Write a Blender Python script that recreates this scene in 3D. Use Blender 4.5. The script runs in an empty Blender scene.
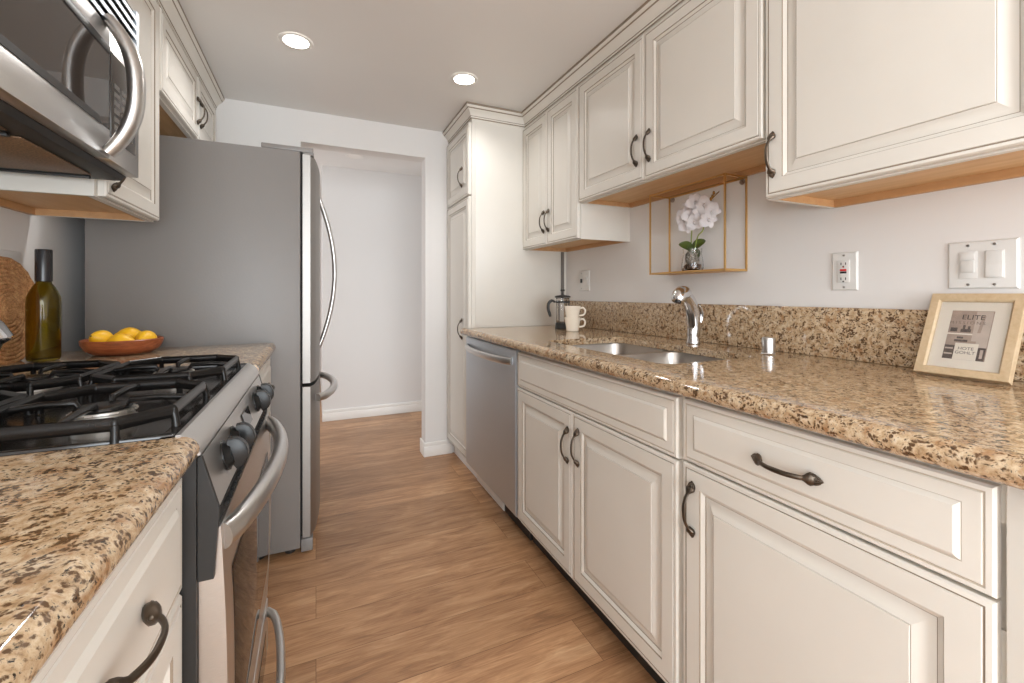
import bpy, bmesh, math, random
from mathutils import Vector, Matrix
random.seed(7)
PI = math.pi
S = bpy.context.scene
C = S.collection

# ------------------------------------------------------------------ camera, world, exposure
YAW = math.atan(196 / 436)
cam = bpy.data.cameras.new('camera')
cam.sensor_width = 36.0
cam.lens = 436 / 1024 * 36.0
cam.shift_y = -47.5 / 1024
cam.clip_start = 0.02
co = bpy.data.objects.new('camera', cam)
co.location = (0, 0, 1.10)
co.rotation_euler = (PI / 2, 0, -YAW)
C.objects.link(co)
S.camera = co

w = bpy.data.worlds.new('daylight'); S.world = w
w.use_nodes = True
w.node_tree.nodes['Background'].inputs[0].default_value = (0.86, 0.94, 1.0, 1)
w.node_tree.nodes['Background'].inputs[1].default_value = 1.6

S.view_settings.view_transform = 'Standard'
S.view_settings.look = 'None'
S.view_settings.gamma = 1.0
S.view_settings.use_curve_mapping = False
S.view_settings.exposure = 0.52
S.cycles.max_bounces = 16; S.cycles.diffuse_bounces = 10; S.cycles.transmission_bounces = 12

def area(name, loc, rot, sx, sy, power, col=(1, 1, 1), shape='RECTANGLE', spread=PI):
    l = bpy.data.lights.new(name, 'AREA'); l.shape = shape; l.size = sx; l.size_y = sy
    l.energy = power; l.color = col; l.spread = spread
    o = bpy.data.objects.new(name, l); o.location = loc; o.rotation_euler = rot; C.objects.link(o)
    return o
# soft fill light added behind the camera, at an unseen opening
area('rear_fill', (0.35, -2.75, 1.25), (PI / 2, 0, 0), 2.0, 1.8, 75, (0.89, 0.955, 1.0))
# fill added out of view on the left, to light the right-hand cabinets
area('side_fill', (-3.3, -1.75, 1.25), (PI / 2, 0, -PI / 2), 2.0, 1.9, 78, (0.89, 0.955, 1.0))

# ------------------------------------------------------------------ helpers
ORG = {}
def link(o): C.objects.link(o); return o
def tagged(o, label=None, cat=None, group=None, kind=None):
    if label: o['label'] = label
    if cat: o['category'] = cat
    if group: o['group'] = group
    if kind: o['kind'] = kind
    return o
def thing(name, label, cat, loc, group=None):
    o = bpy.data.objects.new(name, None); o.empty_display_size = 0.05
    o.location = loc; link(o); ORG[o.name] = Vector(loc)
    return tagged(o, label, cat, group)
def mesh(name, bm, mats, parent=None, loc=None, smooth=35, label=None):
    """bm is in world coordinates; the object's origin is its thing's base"""
    org = ORG[parent.name] if parent else Vector(loc or (0, 0, 0))
    bmesh.ops.remove_doubles(bm, verts=bm.verts, dist=1e-6)
    bmesh.ops.recalc_face_normals(bm, faces=bm.faces)
    bmesh.ops.translate(bm, verts=bm.verts, vec=-org)
    m = bpy.data.meshes.new(name); bm.to_mesh(m); bm.free()
    for x in (mats if isinstance(mats, (list, tuple)) else [mats]): m.materials.append(x)
    if smooth:
        for p in m.polygons: p.use_smooth = True
        m.set_sharp_from_angle(angle=math.radians(smooth))
    o = bpy.data.objects.new(name, m); link(o); ORG[o.name] = org
    if parent: o.parent = parent
    else: o.location = org
    if label: o['label'] = label
    return o
def struct(name, bm, mat, loc=(0, 0, 0), smooth=35):
    o = mesh(name, bm, mat, None, loc, smooth); o['kind'] = 'structure'; return o
def single(name, bm, mat, loc, label, cat, group=None, smooth=35):
    return tagged(mesh(name, bm, mat, None, loc, smooth), label, cat, group)
def kids(o): return [c for c in o.children]
def copy_tree(o, delta, label=None, root=True, rz=0):
    c = o.copy(); link(c)
    if root:
        c.location = o.location + Vector(delta)
        if rz: c.rotation_euler.z += rz
        if label: c['label'] = label
    for k in kids(o):
        d = copy_tree(k, (0, 0, 0), None, False); d.parent = c
    ORG[c.name] = Vector(c.location) if root else ORG[o.name]
    return c

def join(bm, src):
    me = bpy.data.meshes.new('_t'); src.to_mesh(me); src.free(); bm.from_mesh(me); bpy.data.meshes.remove(me)
def box(bm, x0, x1, y0, y1, z0, z1, bev=0.0, mat=0, seg=2):
    t = bmesh.new()
    bmesh.ops.create_cube(t, size=1)
    for v in t.verts:
        v.co = Vector(((x0 + x1) / 2 + v.co.x * abs(x1 - x0), (y0 + y1) / 2 + v.co.y * abs(y1 - y0), (z0 + z1) / 2 + v.co.z * abs(z1 - z0)))
    if bev: bmesh.ops.bevel(t, geom=t.edges[:], offset=bev, segments=seg, affect='EDGES', profile=0.5)
    for f in t.faces: f.material_index = mat
    join(bm, t); return bm
def bx(*a, **k): return box(bmesh.new(), *a, **k)
def prism(bm, pts, axis, a, b, mat=0, bev=0.0):
    """polygon pts (2d) extruded along axis 0/1/2 between a and b"""
    t = bmesh.new()
    def P(p, s):
        if axis == 0: return (s, p[0], p[1])
        if axis == 1: return (p[0], s, p[1])
        return (p[0], p[1], s)
    A = [t.verts.new(P(p, a)) for p in pts]; B = [t.verts.new(P(p, b)) for p in pts]
    n = len(pts)
    t.faces.new(A); t.faces.new(B[::-1])
    for i in range(n): t.faces.new((A[i], A[(i + 1) % n], B[(i + 1) % n], B[i]))
    if bev: bmesh.ops.bevel(t, geom=t.edges[:], offset=bev, segments=2, affect='EDGES', profile=0.5)
    for f in t.faces: f.material_index = mat
    join(bm, t); return bm
def loft(bm, loops, cap0=True, cap1=True, mat=0, closed=True):
    R = [[bm.verts.new(p) for p in L] for L in loops]
    n = len(R[0]); fs = []
    for a, b in zip(R, R[1:]):
        for i in range(n if closed else n - 1):
            fs.append(bm.faces.new((a[i], a[(i + 1) % n], b[(i + 1) % n], b[i])))
    if cap0: fs.append(bm.faces.new(R[0][::-1]))
    if cap1: fs.append(bm.faces.new(R[-1]))
    for f in fs: f.material_index = mat
    return bm
def tube(bm, pts, rad, n=12, mat=0, flat=None, up=None, ridges=0, closed=False):
    """tube along pts; rad float or list; flat=(a,b) scales the two section axes"""
    P = [Vector(p) for p in pts]; N = len(P)
    if not isinstance(rad, (list, tuple)): rad = [rad] * N
    T = []
    for i in range(N):
        if closed: d = P[(i + 1) % N] - P[(i - 1) % N]
        else: d = P[min(i + 1, N - 1)] - P[max(i - 1, 0)]
        T.append(d.normalized())
    u = Vector(up) if up else (Vector((0, 0, 1)) if abs(T[0].z) < .9 else Vector((1, 0, 0)))
    loops = []
    for i in range(N):
        u = (u - T[i] * u.dot(T[i])).normalized(); v = T[i].cross(u)
        fa, fb = flat if flat else (1, 1)
        L = []
        for k in range(n):
            a = 2 * PI * k / n + (PI / n if n == 4 else 0)
            r = rad[i] * (1 + (0.14 * math.cos(ridges * a) if ridges else 0)) * (1.4142 if n == 4 else 1)
            L.append(P[i] + u * (math.cos(a) * r * fa) + v * (math.sin(a) * r * fb))
        loops.append(L)
    if closed:
        R = [[bm.verts.new(p) for p in L] for L in loops]
        for i in range(N):
            a, b = R[i], R[(i + 1) % N]
            for k in range(n):
                f = bm.faces.new((a[k], a[(k + 1) % n], b[(k + 1) % n], b[k])); f.material_index = mat
        return bm
    return loft(bm, loops, mat=mat)
def lathe(bm, prof, c, n=32, mat=0, M=None, cap0=True, cap1=True):
    c = Vector(c); loops = []
    for r, z in prof:
        L = []
        for k in range(n):
            a = 2 * PI * k / n
            p = Vector((math.cos(a) * r, math.sin(a) * r, z))
            if M: p = M @ p
            L.append(c + p)
        loops.append(L)
    return loft(bm, loops, cap0, cap1, mat)
def rrect(x0, x1, y0, y1, r, n=6):
    pts = []
    for cx, cy, a0 in ((x1 - r, y1 - r, 0), (x0 + r, y1 - r, PI / 2), (x0 + r, y0 + r, PI), (x1 - r, y0 + r, 1.5 * PI)):
        for i in range(n + 1):
            a = a0 + PI / 2 * i / n
            pts.append((cx + r * math.cos(a), cy + r * math.sin(a)))
    return pts
def smoothpath(ctrl, n=8):
    P = [Vector(p) for p in ctrl]; out = []
    P = [2 * P[0] - P[1]] + P + [2 * P[-1] - P[-2]]
    for i in range(1, len(P) - 2):
        for k in range(n):
            t = k / n
            out.append(0.5 * ((2 * P[i]) + (P[i + 1] - P[i - 1]) * t + (2 * P[i - 1] - 5 * P[i] + 4 * P[i + 1] - P[i + 2]) * t * t + (3 * P[i] - P[i - 1] - 3 * P[i + 1] + P[i + 2]) * t ** 3))
    out.append(P[-2]); return out
def blob(bm, c, rx, ry, rz, mat=0, seg=20, rings=12, fn=None, M=None):
    t = bmesh.new(); bmesh.ops.create_uvsphere(t, u_segments=seg, v_segments=rings, radius=1)
    for v in t.verts:
        p = v.co.copy()
        if fn: p = fn(p)
        p = Vector((p.x * rx, p.y * ry, p.z * rz))
        if M: p = M @ p
        v.co = p + Vector(c)
    for f in t.faces: f.material_index = mat
    join(bm, t); return bm

# ------------------------------------------------------------------ materials
def srgb(r, g, b):
    f = lambda c: (c / 255 / 12.92) if c / 255 <= .04045 else ((c / 255 + .055) / 1.055) ** 2.4
    return (f(r), f(g), f(b), 1)
class NT:
    def __init__(s, name):
        s.m = bpy.data.materials.new(name); s.m.use_nodes = True
        s.t = s.m.node_tree; s.b = s.t.nodes['Principled BSDF']
    def n(s, typ, **k):
        x = s.t.nodes.new(typ)
        for a, v in k.items():
            if hasattr(x, a) and a not in ('Scale',): setattr(x, a, v)
        return x
    def l(s, a, b): s.t.links.new(a, b)
    def coord(s, scale=(1, 1, 1)):
        tc = s.n('ShaderNodeTexCoord'); mp = s.n('ShaderNodeMapping'); mp.inputs['Scale'].default_value = scale
        s.l(tc.outputs['Object'], mp.inputs['Vector']); return mp.outputs['Vector']
    def noise(s, vec, scale, detail=3, rough=.5, dist=0):
        x = s.n('ShaderNodeTexNoise'); s.l(vec, x.inputs['Vector'])
        x.inputs['Scale'].default_value = scale; x.inputs['Detail'].default_value = detail
        x.inputs['Roughness'].default_value = rough; x.inputs['Distortion'].default_value = dist
        return x.outputs['Fac']
    def ramp(s, fac, stops, interp='LINEAR'):
        r = s.n('ShaderNodeValToRGB'); cr = r.color_ramp; cr.interpolation = interp
        while len(cr.elements) < len(stops): cr.elements.new(.5)
        for e, (p, c) in zip(cr.elements, stops): e.position = p; e.color = c
        s.l(fac, r.inputs['Fac']); return r.outputs['Color']
    def mix(s, fac, a, b, mode='MIX'):
        x = s.n('ShaderNodeMix'); x.data_type = 'RGBA'; x.blend_type = mode
        for sock, v in ((x.inputs[0], fac), (x.inputs[6], a), (x.inputs[7], b)):
            if hasattr(v, 'is_linked') or hasattr(v, 'links'): s.l(v, sock)
            else: sock.default_value = v
        return x.outputs[2]
    def bump(s, h, strength=.2, dist=.002):
        x = s.n('ShaderNodeBump'); x.inputs['Strength'].default_value = strength; x.inputs['Distance'].default_value = dist
        s.l(h, x.inputs['Height']); s.l(x.outputs['Normal'], s.b.inputs['Normal'])
    def set(s, **k):
        for a, v in k.items():
            i = s.b.inputs[a.replace('_', ' ')]
            if hasattr(v, 'links'): s.l(v, i)
            else: i.default_value = v
        return s

def paint(name, col, rough=.5, var=.03, scale=6, bump=0, bscale=300):
    m = NT(name); v = m.coord()
    f = m.noise(v, scale, 3)
    d = tuple(c * (1 - var) for c in col[:3]) + (1,); e = tuple(min(1, c * (1 + var)) for c in col[:3]) + (1,)
    m.set(Base_Color=m.ramp(f, [(.3, d), (.7, e)]), Roughness=rough)
    if bump: m.bump(m.noise(v, bscale, 2), bump, .001)
    return m.m
def metal(name, col, rough=.3, brush=None, var=.06):
    m = NT(name)
    v = m.coord(brush or (1, 1, 1))
    f = m.noise(v, 40 if brush else 5, 3)
    d = tuple(c * (1 - var) for c in col[:3]) + (1,); e = tuple(min(1, c * (1 + var)) for c in col[:3]) + (1,)
    m.set(Base_Color=m.ramp(f, [(.3, d), (.7, e)]), Metallic=1.0, Roughness=rough)
    if brush: m.bump(f, .04, .0005)
    return m.m
def granite(name):
    m = NT(name); v = m.coord()
    vd = m.n('ShaderNodeVectorMath'); vd.operation = 'ADD'
    nz = m.n('ShaderNodeTexNoise'); nz.inputs['Scale'].default_value = 18; nz.inputs['Detail'].default_value = 3; m.l(v, nz.inputs['Vector'])
    sc = m.n('ShaderNodeVectorMath'); sc.operation = 'SCALE'; sc.inputs['Scale'].default_value = .03
    m.l(nz.outputs['Color'], sc.inputs[0]); m.l(v, vd.inputs[0]); m.l(sc.outputs[0], vd.inputs[1])
    vv = vd.outputs[0]
    base = m.ramp(m.noise(vv, 95, 6, .70), [(.30, srgb(132, 106, 80)), (.43, srgb(178, 150, 116)), (.56, srgb(204, 182, 152)), (.74, srgb(224, 210, 188))])
    rust = m.ramp(m.noise(vv, 34, 4, .6), [(.54, (0, 0, 0, 1)), (.68, (1, 1, 1, 1))])
    base = m.mix(rust, base, srgb(160, 122, 86))
    vo = m.n('ShaderNodeTexVoronoi'); vo.inputs['Scale'].default_value = 185; m.l(vv, vo.inputs['Vector'])
    big = m.noise(vv, 62, 5, .68)
    ad = m.n('ShaderNodeMath'); ad.operation = 'MULTIPLY_ADD'; ad.inputs[1].default_value = -.32; m.l(vo.outputs['Distance'], ad.inputs[0]); m.l(big, ad.inputs[2])
    spk = m.ramp(ad.outputs[0], [(.36, (0, 0, 0, 1)), (.45, (1, 1, 1, 1))])
    base = m.mix(spk, base, srgb(94, 70, 48))
    fine = m.ramp(m.noise(vv, 190, 4, .68), [(.57, (0, 0, 0, 1)), (.66, (1, 1, 1, 1))])
    base = m.mix(fine, base, srgb(48, 36, 27))
    m.set(Base_Color=base, Roughness=.07, Specular_IOR_Level=.65)
    m.bump(m.noise(v, 60, 2), .015, .0004)
    return m.m
def floorwood(name):
    m = NT(name)
    tc = m.n('ShaderNodeTexCoord')
    br = m.n('ShaderNodeTexBrick'); br.offset = .37; br.squash = 1
    m.l(tc.outputs['Object'], br.inputs['Vector'])
    for k, v in (('Scale', 1), ('Brick Width', 1.25), ('Row Height', .18), ('Mortar Size', .0008), ('Mortar Smooth', .1), ('Bias', 0)): br.inputs[k].default_value = v
    br.inputs['Color1'].default_value = (0, 0, 0, 1); br.inputs['Color2'].default_value = (1, 1, 1, 1); br.inputs['Mortar'].default_value = (.5, .5, .5, 1)
    # offset the grain for each plank
    sep = m.n('ShaderNodeSeparateXYZ'); m.l(tc.outputs['Object'], sep.inputs[0])
    row = m.n('ShaderNodeMath'); row.operation = 'MULTIPLY'; row.inputs[1].default_value = 1 / .18; m.l(sep.outputs['Y'], row.inputs[0])
    fl = m.n('ShaderNodeMath'); fl.operation = 'FLOOR'; m.l(row.outputs[0], fl.inputs[0])
    off = m.n('ShaderNodeMath'); off.operation = 'MULTIPLY'; off.inputs[1].default_value = 7.31; m.l(fl.outputs[0], off.inputs[0])
    o2 = m.n('ShaderNodeMath'); o2.operation = 'MULTIPLY_ADD'; o2.inputs[1].default_value = 3.7
    sepc = m.n('ShaderNodeSeparateColor'); m.l(br.outputs['Color'], sepc.inputs[0]); m.l(sepc.outputs[0], o2.inputs[0]); m.l(off.outputs[0], o2.inputs[2])
    cmb = m.n('ShaderNodeCombineXYZ'); m.l(sep.outputs['X'], cmb.inputs[0]); m.l(sep.outputs['Y'], cmb.inputs[1]); m.l(o2.outputs[0], cmb.inputs[2])
    mp = m.n('ShaderNodeMapping'); mp.inputs['Scale'].default_value = (1.5, 9, 1); m.l(cmb.outputs[0], mp.inputs['Vector'])
    g = m.noise(mp.outputs[0], 2.4, 7, .66, .9)
    mp2 = m.n('ShaderNodeMapping'); mp2.inputs['Scale'].default_value = (2, 60, 1); m.l(cmb.outputs[0], mp2.inputs['Vector'])
    fine = m.noise(mp2.outputs[0], 4, 4, .6)
    col = m.ramp(g, [(.26, srgb(112, 77, 52)), (.40, srgb(156, 114, 80)), (.55, srgb(188, 145, 106)), (.72, srgb(216, 180, 142))])
    col = m.mix(.35, col, m.ramp(fine, [(.3, srgb(122, 84, 56)), (.7, srgb(200, 158, 120))]))
    tone = m.ramp(sepc.outputs[0], [(0, (.80, .78, .76, 1)), (1, (1.12, 1.12, 1.12, 1))])
    col = m.mix(1.0, col, tone, 'MULTIPLY')
    col = m.mix(br.outputs['Fac'], col, srgb(104, 72, 48))
    m.set(Base_Color=col, Roughness=m.ramp(fine, [(.3, (.40, .40, .40, 1)), (.7, (.30, .30, .30, 1))]), Specular_IOR_Level=.4)
    m.bump(fine, .06, .001)
    return m.m
def wood(name, c0, c1, scale=(3, 30, 30), rough=.45, s=2.0):
    m = NT(name); v = m.coord(scale)
    m.set(Base_Color=m.ramp(m.noise(v, s, 5, .6, .4), [(.28, c0), (.72, c1)]), Roughness=rough); return m.m
def plastic(name, col, rough=.35): return paint(name, col, rough, .02, 20)
def glass(name, col=(1, 1, 1, 1), rough=.0, ior=1.45, var=False):
    m = NT(name); m.set(Base_Color=col, Roughness=rough, IOR=ior, Transmission_Weight=1.0)
    m.bump(m.noise(m.coord(), 30, 2), .02, .001)
    return m.m
def emit(name, col, strength):
    m = NT(name); m.set(Base_Color=col, Emission_Color=col, Emission_Strength=strength); return m.m
def woven(name):
    m = NT(name)
    tc = m.n('ShaderNodeTexCoord'); v = tc.outputs['Object']
    f = m.noise(v, 60, 3); f2 = m.noise(v, 220, 2)
    col = m.ramp(f, [(.3, srgb(164, 110, 66)), (.5, srgb(200, 146, 96)), (.7, srgb(222, 176, 126))])
    col = m.mix(.35, col, m.ramp(f2, [(.4, srgb(140, 92, 54)), (.6, srgb(222, 176, 126))]))
    m.set(Base_Color=col, Roughness=.75); m.bump(f2, .4, .002); return m.m

M = {}
M['wall'] = paint('wall_paint', srgb(222, 220, 218), .75, .01, 2, .05, 250)
M['ceil'] = paint('ceiling_paint', srgb(226, 225, 223), .45, .015, 2)
M['trimw'] = paint('white_trim_paint', srgb(232, 230, 226), .4, .01, 4)
M['cab'] = paint('cream_cabinet_paint', srgb(218, 214, 206), .38, .02, 5)
M['glaze'] = paint('brown_antique_glaze', srgb(138, 124, 108), .5, .10, 12)
M['glaze2'] = paint('faint_antique_glaze', srgb(184, 173, 158), .45, .06, 12)
M['maple'] = wood('maple_veneer', srgb(206, 164, 114), srgb(222, 184, 136), (20, 2, 20), .5)
M['maple_d'] = wood('maple_edge', srgb(184, 140, 96), srgb(200, 158, 112), (20, 2, 20), .5)
M['granite'] = granite('brown_speckled_granite')
M['floor'] = floorwood('wood_plank_floor')
M['steel'] = metal('brushed_steel', srgb(176, 174, 172), .30, (2, 2, 60))
M['steel_h'] = metal('brushed_steel_bar', srgb(208, 206, 204), .30, (60, 2, 60))
M['steel_dw'] = metal('dishwasher_steel', srgb(206, 212, 218), .50, (2, 2, 60))
M['steel_light'] = metal('satin_steel_light', srgb(206, 203, 200), .32, (2, 60, 60))
M['sink'] = metal('satin_sink_steel', srgb(180, 174, 168), .30, (30, 30, 2))
M['chrome'] = metal('chrome', srgb(226, 226, 228), .06)
M['pewter'] = metal('antique_pewter', srgb(98, 88, 78), .38, None, .35)
M['fridge'] = paint('grey_textured_steel_side', srgb(126, 122, 119), .42, .03, 3, .25, 140)
M['fdoor'] = metal('fridge_door_steel', srgb(158, 154, 150), .45, (2, 2, 60))
M['dark'] = plastic('dark_grey_plastic', srgb(44, 42, 41), .4)
M['black'] = plastic('black_enamel', srgb(30, 27, 25), .14)
M['blackm'] = plastic('black_panel', srgb(32, 31, 30), .45)
M['iron'] = paint('cast_iron_enamel', srgb(22, 20, 19), .25, .2, 30, .1, 200)
M['alu'] = metal('cast_aluminium', srgb(190, 186, 180), .42)
M['void'] = paint('dark_gap', srgb(16, 14, 13), .8)
M['bglass'] = plastic('dark_oven_glass', srgb(30, 29, 29), .03)
M['mglass'] = plastic('microwave_glass', srgb(66, 60, 56), .04)
M['key'] = plastic('grey_key_print', srgb(112, 107, 102), .4)
M['knob'] = plastic('black_knob_plastic', srgb(22, 22, 22), .30)
for k_ in ('knob', 'iron'): M[k_].node_tree.nodes['Principled BSDF'].inputs['Specular IOR Level'].default_value = .3
M['white'] = plastic('white_plastic', srgb(218, 217, 214), .3)
M['whitem'] = plastic('greyish_white_plastic', srgb(206, 204, 200), .35)  # slightly greyer white for the dimmer slide
M['red'] = plastic('red_plastic', srgb(206, 34, 34), .35)
M['gold'] = metal('gold_wire', srgb(226, 186, 124), .45)
M['goldwood'] = wood('golden_shelf_board', srgb(192, 138, 74), srgb(214, 164, 98), (30, 3, 30))
M['glass'] = glass('clear_glass')
M['pglass'] = glass('picture_glass', (1, 1, 1, 1), 0, 1.3)
M['green_glass'] = glass('olive_green_glass', srgb(186, 172, 84), 0, 1.35)
M['cap'] = plastic('black_foil', srgb(38, 36, 38), .25)
M['lemon'] = paint('lemon_peel', srgb(240, 186, 32), .42, .06, 12, .3, 120)
M['stemend'] = paint('brown_stem_scar', srgb(110, 80, 30), .7)
M['bowl'] = wood('reddish_bowl_wood', srgb(120, 58, 30), srgb(178, 102, 62), (4, 24, 40), .35, 3)
M['woven'] = woven('woven_seagrass')
M['cream_mug'] = plastic('cream_ceramic', srgb(238, 228, 212), .22)
M['coffee'] = plastic('dark_coffee', srgb(40, 24, 16), .2)
M['frame'] = wood('pale_oak_frame', srgb(184, 160, 126), srgb(200, 178, 146), (4, 40, 40))
M['mat'] = paint('cream_mat_board', srgb(240, 232, 218), .7, .01)
M['petal'] = paint('white_petal', srgb(222, 219, 222), .6, .03, 30)
M['leaf'] = paint('orchid_leaf_green', srgb(70, 84, 32), .3, .2, 14)
M['stalk'] = paint('orchid_stem_green', srgb(124, 140, 54), .5, .1, 20)
M['bud'] = paint('ochre_bud', srgb(150, 108, 44), .5, .1)
M['root'] = paint('grey_roots', srgb(150, 142, 130), .7, .35, 60)
M['bark'] = paint('brown_bark_chips', srgb(112, 84, 62), .8, .4, 50)
M['lampface'] = emit('lit_lamp_lens', (1.0, 0.97, 0.92, 1), 9)
M['lampoff'] = paint('white_lens', srgb(240, 238, 234), .4)
M['photo_a'] = paint('sepia_print', srgb(178, 158, 144), .55, .12, 40)
M['photo_b'] = paint('dark_sepia_print', srgb(92, 80, 74), .55, .3, 90)
M['photo_c'] = paint('light_sepia_print', srgb(204, 190, 178), .55, .08, 40)
M['ink'] = paint('dark_ink', srgb(62, 54, 50), .6)
M['ink2'] = paint('grey_ink', srgb(128, 114, 104), .6)
M['filter'] = paint('bronze_grease_filter', srgb(120, 92, 66), .5, .5, 260)

# ------------------------------------------------------------------ room shell
WL, WR, WB, WH, ZC = -0.835, 1.49, 2.93, 4.10, 2.213
REAR = -2.8
JX = 0.675           # right jamb of the doorway
WT = 0.115           # back wall thickness
struct('floor', bx(-3.5, 2.6, REAR, 6.2, -.05, 0), M['floor'])
struct('ceiling', bx(-3.5, WR + .1, REAR, WB, ZC, ZC + .05), M['ceil'])
struct('wall_left', bx(WL - .1, WL, -.45, WB + WT, 0, ZC), M['wall'])
struct('wall_right', bx(WR, WR + .1, REAR, WB + WT, 0, ZC), M['wall'])
b = bmesh.new()      # back wall with the doorway
DZ = 2.022; DL = -0.085
box(b, WL, DL, WB, WB + WT, 0, ZC)
box(b, JX, WR, WB, WB + WT, 0, ZC)
box(b, DL, JX, WB, WB + WT, DZ, ZC)
struct('wall_back', b, M['wall'])
# rear room end, with an unseen opening added to let world light in
b = bmesh.new()
box(b, -3.5, -0.72, REAR - .1, REAR, 0, ZC); box(b, 1.42, WR, REAR - .1, REAR, 0, ZC)
box(b, -0.72, 1.42, REAR - .1, REAR, 0, .25); box(b, -0.72, 1.42, REAR - .1, REAR, 2.1, ZC)
struct('wall_rear', b, M['wall'])
struct('wall_side_opening', bx(-3.5, WL - .1, -.45, -.35, 0, ZC), M['wall'])  # bounds an unseen side opening, added to let more light in
# hall beyond the doorway
b = bmesh.new()
box(b, 0.05, 2.6, WH, WH + .1, 0, 2.30)
box(b, 0.05, 0.15, WH + .1, 6.1, 0, 2.30)
struct('wall_hall', b, M['wall'])
struct('wall_hall_end', bx(-1.6, .05, 6.0, 6.1, 0, 2.30), M['wall'])
struct('wall_hall_left', bx(-1.7, -1.6, WB + WT, 6.1, 0, 2.30), M['wall'])
struct('wall_hall_right', bx(2.5, 2.6, WB + WT, WH, 0, 2.30), M['wall'])
struct('ceiling_hall', bx(-1.7, 2.6, WB + WT, 6.2, 2.21, 2.26), M['ceil'])
def baseboard(name, pts, h=.095, t=.012):
    """pts: list of boxes x0,x1,y0,y1"""
    b = bmesh.new()
    for p in pts: box(b, *p, 0, h * .72, .002); box(b, p[0] + .002 * (p[1] - p[0] > .03), p[1] - .003, p[2] + .003, p[3], h * .72, h, .002)
    struct(name, b, M['trimw'])
baseboard('baseboard_hall', [(0.05, 2.5, WH - .014, WH)])
baseboard('baseboard_back', [(JX - .012, .86, WB - .013, WB), (JX - .013, JX, WB, WB + WT)])
# scribe strip at the corner between tall pantry and wall
struct('trim_1', bx(1.446, 1.466, 2.437, 2.4460, 1.06, 1.3715, .001), M['key'])

# ------------------------------------------------------------------ cabinet parts
def panel_front(parent, name, X, dirx, y0, y1, z0, z1, prof, mats, back=None):
    """moulded front whose outward normal is dirx along x; prof: (inset, out, matindex of the band that ends here)"""
    b = bmesh.new(); loops = []
    for ins, out, _ in prof:
        x = X + dirx * out
        loops.append([(x, y0 + ins, z0 + ins), (x, y1 - ins, z0 + ins), (x, y1 - ins, z1 - ins), (x, y0 + ins, z1 - ins)])
    R = [[b.verts.new(p) for p in L] for L in loops]
    for k in range(1, len(R)):
        for i in range(4):
            f = b.faces.new((R[k - 1][i], R[k - 1][(i + 1) % 4], R[k][(i + 1) % 4], R[k][i])); f.material_index = prof[k][2]
    b.faces.new(R[0][::-1]); b.faces.new(R[-1])
    return mesh(name, b, mats, parent, smooth=25)
# offsets are measured from the plane of the finished door face (0), negative = towards the cabinet
DOOR = [(0, -.019, 0), (0, -.006, 0), (.003, -.0015, 0), (.009, -.0008, 0), (.0100, -.0022, 1), (.0118, -.0022, 1), (.013, 0, 0),
        (.050, 0, 0), (.0515, -.0030, 1), (.0540, -.0045, 0), (.0600, -.0085, 0), (.0615, -.0100, 1),
        (.0690, -.0095, 0), (.0820, -.0040, 0), (.0880, -.0020, 0), (.0890, -.0030, 1), (.0900, -.0005, 0)]
DRAW = [(0, -.019, 0), (0, -.006, 0), (.003, -.0015, 0), (.009, -.0008, 0), (.0100, -.0022, 2), (.0116, -.0022, 2), (.013, -.0005, 0),
        (.032, -.0005, 0), (.033, -.0012, 2), (.036, .0018, 0), (.040, .0040, 0)]
CABM = [M['cab'], M['glaze'], M['glaze2']]
def pull(parent, X, dirx, y, z, along='z', L=.066, name='handle'):
    """bow pull with leaf shaped ends; X is the door face"""
    b = bmesh.new(); pts = []; rad = []
    N = 44
    for i in range(N + 1):
        t = -1 + 2 * i / N; a = abs(t)
        out = .0040 + .0255 * (max(0, 1 - (a / .80) ** 2.6) if a < .80 else 0)
        s = t * L
        if a > .58:
            q = (a - .58) / .42
            r = .0042 + .0082 * (3 * (q / .36) ** 2 - 2 * (q / .36) ** 3) if q < .36 else .0012 + .0112 * max(0, 1 - (q - .36) / .64) ** .85
        else: r = .0042 + .0008 * (1 - a)
        pts.append((X + dirx * out, y, z + s) if along == 'z' else (X + dirx * out, y + s, z)); rad.append(r)
    tube(b, pts, rad, 12, ridges=0, flat=(.62, 1.0), up=(1, 0, 0))
    # leaf veins: three little ribs on each end
    for sg in (-1, 1):
        for off in (-.0075, -.0025, .0025, .0075):
            q = []
            for k in range(7):
                s = sg * L * (.64 + .30 * k / 6); wv = off * math.sin(PI * (k + 1.5) / 9) ** 1
                q.append((X + dirx * (.0118 - .005 * (k / 6) ** 2 - abs(off) * .35), y + wv, z + s) if along == 'z' else (X + dirx * (.0118 - .005 * (k / 6) ** 2 - abs(off) * .35), y + s, z + wv))
            tube(b, q, [.0012 + .0012 * math.sin(PI * (k + .5) / 7) for k in range(7)], 6)
        for k in (0, 1):
            s = sg * L * (.64 + .03 * k)
            q = (X + dirx * .011, y, z + s) if along == 'z' else (X + dirx * .011, y + s, z)
            blob(b, q, .0042, .0042, .0042, seg=10, rings=6)
    return mesh(name, b, M['pewter'], parent, smooth=60)
def door(parent, X, dirx, y0, y1, z0, z1, h=None, hz=None):
    d = panel_front(parent, 'door', X, dirx, y0, y1, z0, z1, DOOR, CABM)
    if h is not None: pull(d, X, dirx, h, hz)
    return d
def drawer(parent, X, dirx, y0, y1, z0, z1, handle=True, name='drawer_front'):
    d = panel_front(parent, name, X, dirx, y0, y1, z0, z1, DRAW, CABM)
    if handle: pull(d, X + dirx * .004, dirx, (y0 + y1) / 2 if handle is True else handle, (z0 + z1) / 2, 'y', .068)
    return d
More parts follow.
